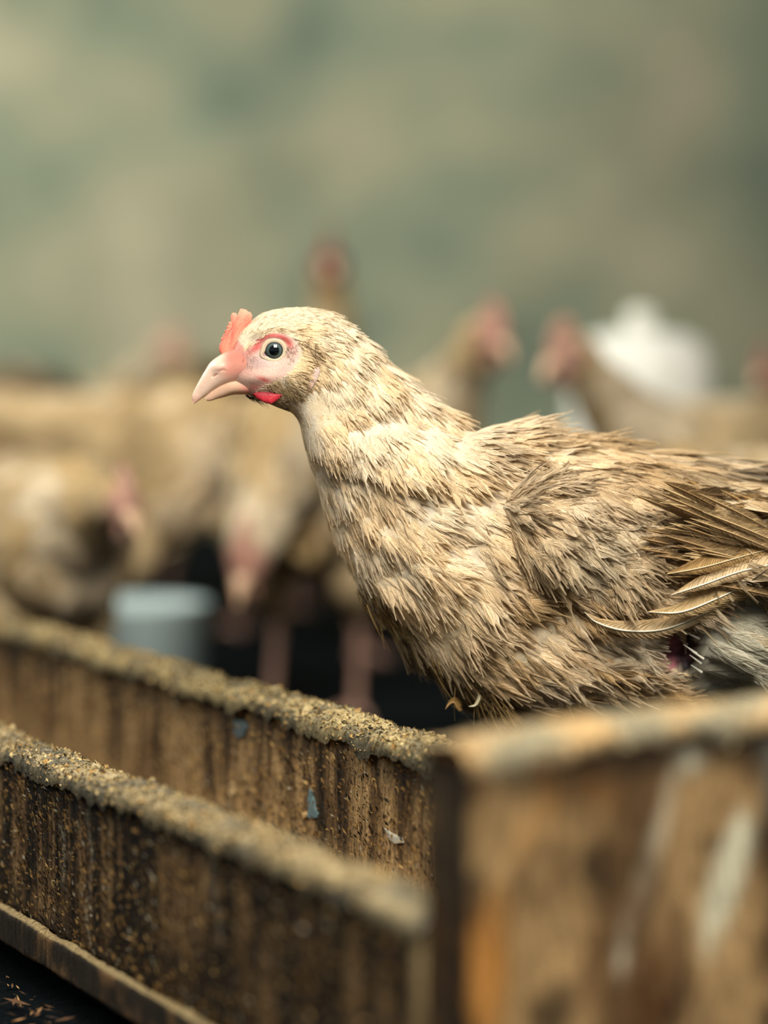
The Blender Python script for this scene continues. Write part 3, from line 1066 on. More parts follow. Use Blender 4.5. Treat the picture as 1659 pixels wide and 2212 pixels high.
# ---- body feathers
def fdens(P):
    x, y, _ = proj(P)
    w_ = np.where(x < 700, 5.0, np.where(x < 900, 2.6, 1.25))
    w_ = np.interp(x, [480, 640, 760, 950, 1200], [13, 9, 4.2, 2.0, 1.0])
    far = P[..., 1] > P.reshape(P.shape)[..., 1].mean() + 0.0
    f = poly_dist(x, y, FACE)
    w_ = w_ * sstep(2, -8, f)
    wn = poly_dist(x, y, WOUND)
    w_ = w_ * np.where(wn > -6, 0.0, 1.0)
    return w_ + 1e-6


def grow(P, N, D, n, seed, dens, wrap=True):
    return sample_grid(P, N, D, n, wrap, dens, seed)


rf = np.random.default_rng(42)
pos, nn, dv_ = grow(BP, NB, DB, 32000, 1, fdens)
x_, y_, _d = proj(pos)
fd = poly_dist(x_, y_, FACE)
eyeD = np.hypot(x_ - 593, y_ - 758)
# eye ring is bare on both sides of the head
keep = (fd < 2) & (eyeD > 34) & ((x_ > 497)) & ~((x_ < 545) & (y_ > 800))
keep &= ~((poly_dist(x_, y_, WOUND) > -5) & (nn[:, 1] < 0))
wing_inner = poly_dist(x_, y_, [(1110, 1060), (1250, 1010), (1420, 1010), (1560, 1080), (1640, 1180), (1500, 1290), (1330, 1320), (1200, 1250), (1130, 1160)])
keep &= ~(wing_inner > 25)
pos, nn, dv_, x_, y_ = pos[keep], nn[keep], dv_[keep], x_[keep], y_[keep]
n = len(pos)
ang = (fbm(pos * 95, 2, 91) - .5) * 1.5 + rf.normal(0, .12, n)
ang = ang * np.interp(x_, [500, 700, 1000], [.35, .5, 1.0]) * np.where(nn[:, 2] > .55, .45, 1.0)
bt = np.cross(nn, dv_)
direc = dv_ * np.cos(ang)[:, None] + bt * np.sin(ang)[:, None]
direc += np.array([0, 0, -1.0]) * np.interp(x_, [600, 1000, 1300], [.05, .15, .30])[:, None] * (nn[:, 1] < .3)[:, None]
Lf = np.interp(x_, [480, 560, 640, 760, 950, 1200, 1500], [.0024, .0038, .0056, .0095, .0145, .0180, .026])
Lf = Lf * (.75 + .5 * rf.random(n))
backm = sstep(1330, 1450, x_) * sstep(1180, 1060, y_)
Lf = Lf * (1 + .9 * backm)
Wf = Lf * np.interp(x_, [480, 640, 800, 1100, 1500], [.15, .14, .12, .13, .14]) * (1 - .10 * backm)
lift = np.interp(x_, [480, 700, 1100], [.10, .04, .05]) * (.6 + .8 * rf.random(n)) + (fbm(pos * 90, 2, 95) - .5) * .09 * sstep(700, 1000, x_)
lift = lift * np.where(nn[:, 2] > .55, .45, 1.0) + .42 * np.exp(-((x_ - 1035) / 50) ** 2) * sstep(1010, 960, y_)
curl = lift * .55 + .05 * rf.random(n)
wdist = -poly_dist(x_, y_, WOUND)
ncap = np.clip(wdist / F * 1.4 * .8, .004, 1)
near_w = (nn[:, 1] < 0) & (x_ < 1500)
Lf = np.where(near_w, np.minimum(Lf, ncap), Lf); Wf = np.minimum(Wf, Lf * .2)
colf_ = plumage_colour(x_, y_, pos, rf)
tipc = colf_ * (1 - .08 * rf.random(n))[:, None]
browntip = (rf.random(n) < (.03 + .14 * sstep(950, 1150, x_) + .30 * backm))
tipc[browntip] = mixc(tipc[browntip], OCH * .8, np.full(browntip.sum(), .65))
dk = backm * (rf.random(n) < .5)
colf_ = mixc(colf_, lin(112, 86, 54), .75 * dk); tipc = mixc(tipc, lin(70, 54, 36), .7 * dk)
make_feathers(pos, nn, direc, Lf, Wf, colf_, tipc, lift, curl, M_F, 'body_feathers', hen, HL, hairs=30, hair_mat=M_B, seed=5)

# ---- wing: shell lying on the flank, both sides
WTOP = [(1085, 1085), (1130, 1040), (1200, 1018), (1290, 1010), (1390, 1025), (1490, 1065), (1590, 1120), (1700, 1180), (1820, 1225)]
WBOT = [(1092, 1110), (1118, 1190), (1175, 1262), (1245, 1318), (1330, 1352), (1430, 1350), (1540, 1310), (1660, 1262), (1825, 1240)]
wt = crom(np.array(WTOP, float), np.linspace(0, 8, 130)); wb = crom(np.array(WBOT, float), np.linspace(0, 8, 130))
nb_ = 70
bq = np.linspace(0, 1, nb_)
WX = wt[:, None, 0] * (1 - bq[None, :]) + wb[:, None, 0] * bq[None, :]
WY = wt[:, None, 1] * (1 - bq[None, :]) + wb[:, None, 1] * bq[None, :]
# depth of skin under each wing vertex: use coarse lookup then smooth
gx = np.arange(1040, 1900, 12); gy = np.arange(960, 1420, 12)
GX, GY = np.meshgrid(gx, gy, indexing='ij')
sel = np.where(nside & (npx > 1000))[0]
sel = sel[::3]
GD = np.zeros(GX.shape)
dpt = proj(near_pts[sel])[2]
for i in range(GX.shape[0]):
    m = np.abs(npx[sel] - gx[i]) < 26
    xs, ys, ds = npx[sel][m], npy[sel][m], dpt[m]
    for j in range(GX.shape[1]):
        q = np.exp(-((xs - gx[i]) ** 2 + (ys - gy[j]) ** 2) / 180.0) + 1e-30
        GD[i, j] = (q * ds).sum() / q.sum()
fi = np.clip((WX - gx[0]) / 12, 0, len(gx) - 1.001); fj = np.clip((WY - gy[0]) / 12, 0, len(gy) - 1.001)
i0, j0 = fi.astype(int), fj.astype(int); fu, fv = fi - i0, fj - j0
WD = GD[i0, j0] * (1 - fu) * (1 - fv) + GD[i0 + 1, j0] * fu * (1 - fv) + GD[i0, j0 + 1] * (1 - fu) * fv + GD[i0 + 1, j0 + 1] * fu * fv
au = np.linspace(0, 1, 130)[:, None]
dome = np.clip(np.sin(np.pi * np.clip(bq, 0, 1))[None, :], 0, 1) ** .5 * np.clip(np.sin(np.pi * np.clip(au * .93 + .035, 0, 1)), 0, 1) ** .45
lowbias = .75 + .5 * bq[None, :]
WQ0 = W(WX, WY, WD)
lumpw = fbm(WQ0 * 75, 3, 55) - .5
WQ = W(WX, WY, WD + .004 - (.0145 * dome * lowbias + .012 * lumpw * dome))
NW, DW = grid_normals(WQ, False)
if NW[60, 30, 1] > 0: NW = -NW
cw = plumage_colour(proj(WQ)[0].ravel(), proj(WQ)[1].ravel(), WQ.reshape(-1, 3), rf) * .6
wing = empty('wing', (0, 0, 0)); wing.parent = hen
mesh_obj('wing_pad', WQ, grid_faces(130, nb_), M_DOWN, wing, cw, local=HL)
pos, nn, dv_ = sample_grid(WQ, NW, DW, 7500, False, None, 77)
x_, y_, _d = proj(pos)
n = len(pos)
ang = (fbm(pos * 85, 2, 191) - .5) * 2.0 + rf.normal(0, .18, n)
bt = np.cross(nn, dv_)
direc = dv_ * np.cos(ang)[:, None] + bt * np.sin(ang)[:, None] + np.array([0, 0, -.28])
far_r = sstep(1380, 1560, x_)
Lf = (.0155 + .018 * far_r) * (.7 + .6 * rf.random(n))
Wf = Lf * (.17 - .03 * far_r)
lift = .10 * (.5 + rf.random(n)) + (fbm(pos * 90, 2, 195) - .5) * .18
curl = lift * .7 + .06 * rf.random(n)
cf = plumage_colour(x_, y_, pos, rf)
cf = mixc(cf, CREAM2, .3 * np.exp(-(((x_ - 1280) / 150) ** 2 + ((y_ - 1150) / 90) ** 2)))
cf = mixc(cf, GREYW * .95, .35 * np.exp(-(((x_ - 1240) / 90) ** 2 + ((y_ - 1190) / 60) ** 2)))
cf = mixc(cf, lin(150, 118, 72), .5 * far_r * (rf.random(n) < .6))
tp = cf * (1 - .22 * rf.random(n))[:, None]
bt_ = rf.random(n) < (.22 + .4 * far_r)
tp[bt_] = mixc(tp[bt_], lin(110, 84, 50), np.full(bt_.sum(), .7))
make_feathers(pos, nn, direc, Lf, Wf, cf, tp, lift, curl, M_F, 'covert_feathers', wing, HL, hairs=36, hair_mat=M_B, seed=6)


# ---- long feathers drawn along explicit paths
def long_feather(name, path, width, base_c, edge_c, shaft_c, parent, dep, rake=.55, seed=0, hairs=260, thickness=.0004, tilt=.3, local=HL):
    r = np.random.default_rng(seed)
    K = np.array(path, float)
    m = 46
    q = crom(K, np.linspace(0, len(K) - 1, m))
    D_ = np.interp(np.linspace(0, 1, m), [0, 1], dep)
    Pm = W(q[:, 0], q[:, 1], D_)
    T = np.gradient(Pm, axis=0); T /= np.linalg.norm(T, axis=1, keepdims=True)
    view = -FWD
    B = np.cross(T, view); B /= np.linalg.norm(B, axis=1, keepdims=True)
    B = B * math.cos(tilt) + view * math.sin(tilt)
    s = np.linspace(0, 1, m)
    wp = np.interp(s, [0, .08, .30, .7, .92, 1], [.04, .25, .8, 1.0, .6, .06]) * width / F * 1.42
    c = np.linspace(-1, 1, 9)
    jag = 1 + (r.random((m, 9)) - .5) * .12
    asym = np.where(c < 0, 1.0, .55)
    V = Pm[:, None, :] + (wp[:, None] * c[None, :] * asym * jag)[..., None] * B[:, None, :] + (np.abs(c)[None, :] * wp[:, None] * .5)[..., None] * T[:, None, :] \
        - ((np.abs(c) ** 2)[None, :] * wp[:, None] * .28)[..., None] * view
    L = np.linalg.norm(np.diff(Pm, axis=0), axis=1).sum()
    CC = mixc(base_c * np.ones((m, 9, 3)), edge_c * np.ones((m, 9, 3)), np.repeat(np.abs(c)[None] ** 1.5, m, 0))
    CC = CC * (.85 + .3 * r.random((m, 1, 1)))
    bc = np.stack([s[:, None] * L * 1000 - rake * np.abs(c)[None] * wp[:, None] * 1000, np.full((m, 9), r.random() * 60), np.repeat(c[None], m, 0)], -1)
    o = mesh_obj(name, V, grid_faces(m, 9), M_F, parent, CC.reshape(-1, 3), bc.reshape(-1, 3), local=local)
    if hairs:
        hn_ = 150
        i_ = r.integers(2, m - 3, hn_); sgn = np.where(r.random(hn_) < .5, -1.0, 1.0)
        q4 = np.linspace(0, 1, 4)[None, :, None]
        rc = (wp[i_] * np.where(sgn < 0, 1.0, .55) * (1.0 + .35 * r.random(hn_)))[:, None, None]
        HP = Pm[i_][:, None, :] + sgn[:, None, None] * rc * q4 ** .85 * B[i_][:, None, :] + rc * (.7 * q4 + .8 * q4 ** 2) * T[i_][:, None, :] + view * (.0004 - .2 * rc * q4 ** 2)
        HC = mixc(base_c * np.ones((hn_, 3)), edge_c * np.ones((hn_, 3)), r.random(hn_)) * (.8 + .4 * r.random(hn_))[:, None]
        hb = hair_obj('barbs', HP, .00014 * (1 - .7 * q4[..., 0]) * np.ones((hn_, 1)), HC, M_B, o, local)
        hb['kind'] = 'stuff'
    # shaft
    ns = 6
    a = np.linspace(0, 2 * np.pi, ns, endpoint=False)
    rad = (.00046 * np.interp(s, [0, .18, .5, 1], [.2, 1, .9, .25]))[:, None, None]
    B2 = np.cross(T, B)
    Sv = Pm[:, None, :] + view * .0005 + rad * (np.cos(a)[None, :, None] * B[:, None, :] + np.sin(a)[None, :, None] * B2[:, None, :])
    mesh_obj('shaft', Sv, grid_faces(m, ns, wrap_v=True), M_BEAK, o, np.repeat(shaft_c[None], m * ns, 0), local=local)
    return o


DEPW = 1.384
FB = lin(230, 206, 164); FE = lin(198, 168, 120); SH = lin(248, 240, 218)
long_feather('flight_feather', [(1262, 1322), (1290, 1345), (1350, 1362), (1430, 1360), (1510, 1330), (1590, 1285), (1690, 1240), (1800, 1200)], 30, FB, FE, SH, wing, (1.390, 1.415), seed=1, tilt=-.2)
long_feather('flight_feather', [(1400, 1322), (1470, 1322), (1550, 1292), (1640, 1250), (1760, 1200)], 34, lin(226, 200, 150), FE, SH, wing, (1.388, 1.412), seed=2, tilt=-.1)
long_feather('flight_feather', [(1450, 1285), (1520, 1262), (1600, 1234), (1700, 1212), (1800, 1190)], 34, FB, lin(140, 108, 64), SH, wing, (1.386, 1.41), seed=3)
long_feather('flight_feather', [(1440, 1240), (1520, 1225), (1610, 1200), (1720, 1170)], 34, lin(190, 156, 102), lin(120, 92, 56), lin(214, 196, 160), wing, (1.384, 1.41), seed=4)
rt = np.random.default_rng(31)
for k in range(34):
    f = rt.random(); g_ = rt.random()
    x0 = 1370 + 150 * f; y0 = 1015 + 230 * g_ + .25 * (x0 - 1370)
    an = .48 - .38 * g_ + rt.normal(0, .06); ln = 120 + 110 * rt.random()
    c_ = mixc(lin(222, 194, 146), lin(140, 112, 74), np.array(rt.random()))
    long_feather('tertial_feather', [(x0, y0), (x0 + ln * .5 * math.cos(an), y0 + ln * .5 * math.sin(an) - 5), (x0 + ln * math.cos(an), y0 + ln * math.sin(an) - 6)],
                 11 + 8 * rt.random(), c_, c_ * .62, c_ * 1.12, wing, (1.388 + .008 * g_, 1.402 + .012 * rt.random()), seed=20 + k, tilt=.15)
# wing on the far side
far_w = WQ.copy(); mid = 1.463
far_w[..., 1] = 2 * mid - far_w[..., 1]
mesh_obj('wing', far_w, grid_faces(130, nb_)[:, ::-1], M_DOWN, hen, cw / .6 * .9, local=HL)

# ---- dark, brown back feathers raised behind the saddle
rb = np.random.default_rng(8)
for k in range(46):
    x0 = 1345 + 360 * rb.random(); y0 = 985 + (x0 - 1345) * .30 + 90 * rb.random()
    ln = 90 + 80 * rb.random(); an = .42 + .25 * rb.normal() * .5
    dpt_ = 1.43 + .02 * rb.random() - .03 * (y0 - 985) / 200
    g = rb.random()
    bc_ = mixc(lin(178, 146, 98), lin(92, 72, 46), np.array(g))
    long_feather('saddle_feather', [(x0, y0), (x0 + ln * .5 * math.cos(an), y0 + ln * .5 * math.sin(an) - 5), (x0 + ln * math.cos(an), y0 + ln * math.sin(an))],
                 13 + 9 * rb.random(), bc_, bc_ * .5, bc_ * 1.25, hen, (dpt_, dpt_ + .01), seed=50 + k, tilt=.35)

# tail fan, mostly beyond the frame
for k in range(9):
    s_ = (k - 4) / 4
    long_feather('tail_feather', [(1800, 1150 + 14 * k), (1930, 1080 + 20 * k), (2080, 1010 + 30 * k)], 44, lin(170, 140, 96), lin(110, 86, 54), lin(214, 190, 144), hen, (1.49 + .02 * s_, 1.50 + .06 * s_), seed=90 + k)

# ---- straggly dark feathers hanging from the lower breast
rs = np.random.default_rng(12)
nS = 900
u = rs.random(nS)
sx = 770 + 330 * u; sy = 1240 + 290 * u + rs.normal(0, 26, nS)
P0 = W(sx, sy, 1.425 + .025 * rs.random(nS))
l_ = (.010 + .016 * rs.random(nS))
dr = np.stack([.45 + .2 * rs.normal(size=nS), .1 * rs.normal(size=nS), -.85 + .1 * rs.normal(size=nS)], 1)
dr /= np.linalg.norm(dr, axis=1, keepdims=True)
q = np.linspace(0, 1, 5)[None, :, None]
side = np.array([.35, 0, -.1])
PP = P0[:, None, :] + dr[:, None, :] * l_[:, None, None] * q + side * (l_[:, None, None] * .4 * q ** 2)
RR = .00028 * (1 - .85 * q[..., 0]) * (.5 + rs.random(nS))[:, None]
CC = mixc(lin(150, 124, 80) * np.ones((nS, 3)), lin(48, 38, 26), (rs.random(nS) < .6) * .9)
h = hair_obj('hanging_barbs', PP, RR, CC, M_B, hen, HL); h['kind'] = 'stuff'
for path, wd, c in (([(962, 1532), (972, 1520), (982, 1518), (993, 1536)], 7, lin(150, 118, 70)), ([(1012, 1526), (1026, 1524), (1034, 1512), (1036, 1502)], 5, lin(206, 196, 160))):
    o = long_feather('downy_tuft', path, wd, c, c * .8, c, hen, (1.425, 1.425), seed=3)

# quill stubs over the wound
qn = 7
for k in range(qn):
    x0 = 1492 + rs.random() * 34; y0 = 1368 + k * 12 + rs.normal() * 3
    P0, n0 = surf(min(x0, 1520), y0)
    P0 = P0 + n0 * .002
    P1 = W(x0 - 22 - 14 * rs.random(), y0 - 10 - 6 * rs.random(), proj(P0[None])[2][0] - .003)
    m = 6; s = np.linspace(0, 1, m)
    Pm = P0 * (1 - s)[:, None] + P1 * s[:, None]
    T = (P1 - P0) / np.linalg.norm(P1 - P0); B = np.cross(T, FWD); B /= np.linalg.norm(B); B2 = np.cross(T, B)
    a = np.linspace(0, 2 * np.pi, 6, endpoint=False)
    rad = (.00080 * (1 - .8 * s))[:, None, None]
    Sv = Pm[:, None, :] + rad * (np.cos(a)[None, :, None] * B + np.sin(a)[None, :, None] * B2)
    mesh_obj('quill', Sv, grid_faces(m, 6, wrap_v=True), M_BEAK, hen, np.repeat(lin(238, 232, 214)[None], m * 6, 0), local=HL)


# ---- head parts
def px_loft(name, rows, mat, colf, parent, nv=40, nsub=60, expo=.9, dep=1.4135, disp=None, wide=1.0):
    R_ = np.array(rows, float)
    T = W(R_[:, 0], R_[:, 1], np.full(len(R_), dep)); B = W(R_[:, 2], R_[:, 3], np.full(len(R_), dep))
    t = np.linspace(0, len(R_) - 1, nsub)
    P = loft(T, B, R_[:, 4] * dep / F * wide, (0, 1, 0), t, nv, expo)
    N, D = grid_normals(P)
    if ((N[nsub // 2] * (P[nsub // 2] - P[nsub // 2].mean(0))).sum()) < 0: N = -N
    x, y, _ = proj(P)
    if disp is not None:
        P = P + N * disp(x, y, P)[..., None]
    C = colf(x, y, P)
    nV = nsub * nv
    V = np.concatenate([P.reshape(-1, 3), P[0].mean(0)[None], P[-1].mean(0)[None]])
    g = grid_faces(nsub, nv, wrap_v=True)
    tr = np.concatenate([g[:, [0, 1, 2]], g[:, [0, 2, 3]], np.array([[nV, k, (k + 1) % nv] for k in range(nv)]), np.array([[nV + 1, (nsub - 1) * nv + (k + 1) % nv, (nsub - 1) * nv + k] for k in range(nv)])])
    CC = np.concatenate([C.reshape(-1, 3), C[0, :1], C[-1, :1]])
    return mesh_obj(name, V, tr, mat, parent, CC, local=HL)


def beak_col(x, y, P):
    c = lin(244, 212, 190) * np.ones(x.shape + (3,))
    c = mixc(c, lin(228, 158, 140), sstep(462, 500, x) * sstep(838, 800, y))
    c = mixc(c, lin(226, 134, 116), sstep(480, 500, x) * sstep(790, 765, y))
    c = mixc(c, lin(204, 150, 128), .6 * sstep(455, 430, x) * sstep(850, 866, y))
    # nostril slit
    d = np.abs((y - 814) + (x - 460) * .62 + 3 * np.sin((x - 460) / 26 * np.pi)) / 1.2
    slit = sstep(2.0, .6, d) * sstep(458, 462, x) * sstep(489, 485, x)
    c = mixc(c, lin(170, 96, 76), .8 * slit)
    return c


def beak_disp(x, y, P):
    ns = P[..., 1] < P[..., 1].mean()
    d = ((y - 814) + (x - 460) * .62)
    up = np.exp(-(((x - 472) / 14) ** 2 + ((y - 793) / 12) ** 2))
    slit = sstep(3.0, .6, np.abs(d + 3 * np.sin((x - 460) / 26 * np.pi))) * sstep(456, 462, x) * sstep(490, 484, x)
    return .0014 * up - .0007 * slit


px_loft('upper_beak', [(540, 742, 575, 820, 44), (512, 750, 546, 824, 41), (482, 763, 515, 827, 34), (456, 782, 482, 834, 26), (443, 800, 464, 842, 20), (432, 819, 449, 852, 14), (421, 840, 437, 860, 8), (415, 855, 426, 868, 4.5), (415, 866, 419, 873, 2)],
        M_BEAK, beak_col, hen, nv=72, nsub=120, disp=beak_disp)


def lower_col(x, y, P):
    c = lin(226, 186, 158) * np.ones(x.shape + (3,))
    return mixc(c, lin(222, 132, 122), .8 * sstep(505, 540, x))


px_loft('lower_beak', [(566, 822, 562, 848, 20), (530, 816, 532, 852, 28), (500, 818, 504, 853, 23), (480, 824, 484, 858, 16), (464, 834, 468, 862, 10), (450, 846, 455, 866, 6), (442, 856, 446, 866, 3)], M_BEAK, lower_col, hen, nv=40, nsub=60)


def blade(name, poly, dep, th, mat, col, parent, bulge=1.0, seed=0, colf=None):
    """Fleshy blade with real thickness, rounded towards its rim, dense interior grid from its outline."""
    P = np.array(poly, float)
    # resample the outline
    n = len(P)
    Q = []
    for i in range(n):
        a = P[i]; b = P[(i + 1) % n]
        for k in range(4):
            Q.append(a + (b - a) * k / 4)
    Q = np.array(Q); m = len(Q)
    c = Q.mean(0)
    rings = [1.0, .97, .9, .78, .62, .44, .25, .0]
    V = []; C = []
    r = np.random.default_rng(seed)
    for sgn in (-1, 1):
        for f in rings:
            pts = c + (Q - c) * f
            edge = math.sqrt(max(0, 1 - f ** 3))
            off = sgn * th * (.15 + .85 * edge) * bulge
            nz = (fbm(np.stack([pts[:, 0] * .18, pts[:, 1] * .05, pts[:, 0] * 0], -1), 3, 5) - .5) * th * .6
            V.append(W(pts[:, 0], pts[:, 1], np.full(m, dep)) + np.array([0, 1, 0]) * (off + nz)[:, None] if np.ndim(nz) else None)
            cc = col * np.ones((m, 3)) if colf is None else colf(pts[:, 0], pts[:, 1])
            C.append(cc)
    V = np.concatenate(V); C = np.concatenate(C)
    R = len(rings)
    g = grid_faces(R, m, wrap_v=True)
    g2 = g[:, ::-1] + R * m
    side = np.array([[k, R * m + k, R * m + (k + 1) % m, (k + 1) % m] for k in range(m)])
    return mesh_obj(name, V, np.concatenate([g, g2, side]), mat, parent, C, local=HL)


COMB = [(473, 757), (474, 744), (478, 741), (477, 731), (482, 731), (481, 724), (486, 723), (485, 714), (490, 713), (490, 704), (494, 703), (493, 696), (499, 694), (498, 684), (501, 677), (505, 675), (511, 677), (514, 684), (517, 683), (516, 674), (519, 667), (524, 667), (532, 669), (536, 673), (541, 674), (545, 681), (544, 692), (538, 706), (528, 722), (520, 738), (514, 752), (500, 768), (484, 772)]
_OLD = [(473, 757), (476, 744), (475, 732), (482, 728), (484, 716), (489, 712), (491, 700), (497, 695), (499, 680), (505, 675), (511, 677), (515, 682), (517, 672), (520, 667), (529, 668), (538, 672), (544, 680), (544, 692), (538, 706), (528, 722), (520, 738), (514, 752), (500, 768), (484, 772)]


def comb_col(x, y):
    a = fbm(np.stack([x * .25 + y * .08, y * .05, x * 0], -1), 3, 2)
    c = mixc(lin(240, 156, 128) * np.ones(x.shape + (3,)), lin(232, 128, 108), sstep(.4, .6, a))
    return mixc(c, lin(246, 186, 152), .6 * sstep(700, 672, y))


blade('comb', COMB, 1.4130, .0013, M_SKIN, None, hen, seed=1, colf=comb_col)
WAT = [(545, 850), (562, 846), (585, 848), (611, 852), (604, 860), (596, 867), (586, 873), (576, 871), (566, 867), (554, 860)]


def wat_col(x, y):
    c = lin(206, 52, 66) * np.ones(x.shape + (3,))
    return mixc(c, lin(150, 30, 44), sstep(858, 850, y))


blade('wattle', WAT, 1.4025, .0016, M_SKIN, None, hen, seed=2, colf=wat_col)
blade('wattle', WAT, 1.4270, .0016, M_SKIN, None, hen, seed=3, colf=wat_col)

# ear lobe: small wrinkled patch lying on the cheek
EAR = [(680, 794), (689, 792), (691, 804), (686, 820), (676, 836), (668, 846), (665, 838), (664, 824), (669, 810)]
Pe, ne = surf(676, 816)


def ear_col(x, y):
    c = lin(214, 190, 182) * np.ones(x.shape + (3,))
    return mixc(c, lin(226, 186, 168), sstep(3, 1, np.abs(x - 684 + (y - 800) * .35)))


de = proj(Pe[None])[2][0]
blade('ear_lobe', EAR, de + .0002, .0009, M_SKIN, None, hen, seed=4, colf=ear_col)


# eyes
def uv_sphere(cen, r, nu=32, nv=48, sq=(1, 1, 1)):
    th = np.linspace(0, np.pi, nu); ph = np.linspace(0, 2 * np.pi, nv, endpoint=False)
    T, Ph = np.meshgrid(th, ph, indexing='ij')
    d = np.stack([np.sin(T) * np.cos(Ph), -np.cos(T), np.sin(T) * np.sin(Ph)], -1) * np.array(sq)
    return cen + r * d, d


def make_eye(flip):
    P0, n0 = surf(593, 758)
    cen = P0 + np.array([0, .0026, 0])
    dd = proj(P0[None])[2][0]
    tgt = W(593.0, 757.0, proj(cen[None])[2][0])
    cen = np.array([tgt[0], cen[1], tgt[2]])
    mid_y = 1.4155
    R = .0063
    if flip: cen = np.array([cen[0], 2 * mid_y - cen[1], cen[2]])
    S_, d = uv_sphere(np.zeros(3), R)
    o = mesh_obj('eye', S_, grid_faces(32, 48, wrap_v=True), M_EYE if not flip else M_EYE2, hen)
    o.location = cen - HL
    # eyelid ring: swept ellipse around the opening with fleshy profile
    m = 96; k = 20
    a = np.linspace(0, 2 * np.pi, m, endpoint=False); b = np.linspace(0, 2 * np.pi, k, endpoint=False)
    sgn = 1 if flip else -1
    px_m = 1.405 / F
    stretch = 1 + .20 * np.exp(-((((a - math.radians(205) + np.pi) % (2 * np.pi)) - np.pi) / .35) ** 2)
    rin = 23.5 * px_m * stretch
    x = np.cos(a) * rin; z = np.sin(a) * rin * .93
    rad = 4.4 * px_m
    ring_c = np.stack([x, np.full(m, sgn * (R * .62)), z], -1)
    outw = np.stack([np.cos(a), np.zeros(m), np.sin(a)], -1)
    yv = np.array([0, sgn, 0.0])
    prof = ring_c[:, None, :] + rad * (1.35 * np.cos(b)[None, :, None] * outw[:, None, :] + .8 * np.sin(b)[None, :, None] * yv)
    prof = prof + outw[:, None, :] * 0 
    wr = 1 + .10 * (fbm(np.stack([np.cos(a)[:, None] * 3 + 0 * b[None], np.sin(a)[:, None] * 3 + 0 * b[None], 0 * a[:, None] + b[None] * 1.0], -1), 3, 4) - .5)
    C = lin(226, 206, 176) * np.ones((m, k, 3)) * wr[..., None]
    inner = np.cos(b)[None, :] * np.ones((m, 1))
    C = mixc(C, lin(90, 66, 58), sstep(-.75, -.98, inner) * .8)
    C = mixc(C, lin(190, 140, 118), .6 * sstep(.4, .95, inner))
    C = mixc(C, lin(170, 130, 140), .9 * (np.exp(-((((a - math.radians(205) + np.pi) % (2 * np.pi)) - np.pi) / .25) ** 2)[:, None] * sstep(.2, -.6, inner)))
    mesh_obj('eyelid', prof + cen, grid_faces(m, k, wrap_v=True, wrap_u=True), M_SKIN, hen, C.reshape(-1, 3), local=HL)


M_EYE2 = eye_material('hen_eye_far', .006, (0, 1, 0))
make_eye(False)
make_eye(True)


# bristles: fine dark hair-like feathers on cheek, brow and round the ear
def bristles(n, region, length, ang, col, seed, spread=.35, rad=.00009, liftk=.35):
    r = np.random.default_rng(seed)
    xs = []; 
    idx = np.where(nside & (poly_dist(npx, npy, region) > 0))[0]
    j = r.choice(idx, n)
    P = near_pts[j] + r.normal(0, .0004, (n, 3)); N = NB.reshape(-1, 3)[j]
    a = ang + r.normal(0, spread, n)
    d = np.stack([np.cos(a), np.zeros(n), -np.sin(a)], 1)
    d = d - (d * N).sum(1, keepdims=True) * N
    L = length * (.5 + r.random(n))
    q = np.linspace(0, 1, 4)[None, :, None]
    Pp = P[:, None, :] + d[:, None, :] * L[:, None, None] * q + N[:, None, :] * (L[:, None, None] * liftk * q + .0006)
    R = rad * (1 - .8 * q[..., 0]) * (.6 + .8 * r.random(n))[:, None]
    C = col[r.integers(0, len(col), n)] * (.8 + .4 * r.random(n))[:, None]
    return Pp, R, C


sets = [
    bristles(300, [(575, 826), (610, 812), (650, 800), (668, 830), (650, 862), (612, 856), (580, 846)], .0042, .55, np.array([lin(84, 66, 48), lin(214, 192, 150), lin(190, 166, 122)]), 1),
    bristles(160, [(545, 846), (600, 848), (600, 862), (548, 862)], .0040, .35, np.array([lin(60, 46, 38), lin(210, 182, 140)]), 2),
    bristles(90, [(640, 735), (672, 730), (694, 760), (690, 792), (672, 790), (668, 760), (645, 750)], .0032, .9, np.array([lin(90, 68, 46), lin(150, 120, 80)]), 3),
    bristles(80, [(560, 715), (600, 708), (650, 712), (652, 728), (600, 722), (566, 728)], .0040, .1, np.array([lin(150, 122, 86), lin(236, 214, 176)]), 4, spread=.2),
    bristles(60, [(618, 748), (640, 745), (640, 775), (622, 790)], .0016, .7, np.array([lin(70, 52, 40), lin(150, 110, 90)]), 5, rad=.00008),
    bristles(60, [(520, 745), (545, 752), (560, 780), (545, 800), (520, 775)], .0013, .7, np.array([lin(150, 100, 84), lin(110, 76, 64)]), 6, rad=.00006),
    bristles(80, [(505, 850), (548, 850), (548, 862), (515, 862)], .0032, .2, np.array([lin(40, 32, 28), lin(70, 52, 40)]), 7),
]
h = hair_obj('face_bristles', np.concatenate([s[0] for s in sets]), np.concatenate([s[1] for s in sets]), np.concatenate([s[2] for s in sets]), M_B, hen, HL)
h['kind'] = 'stuff'


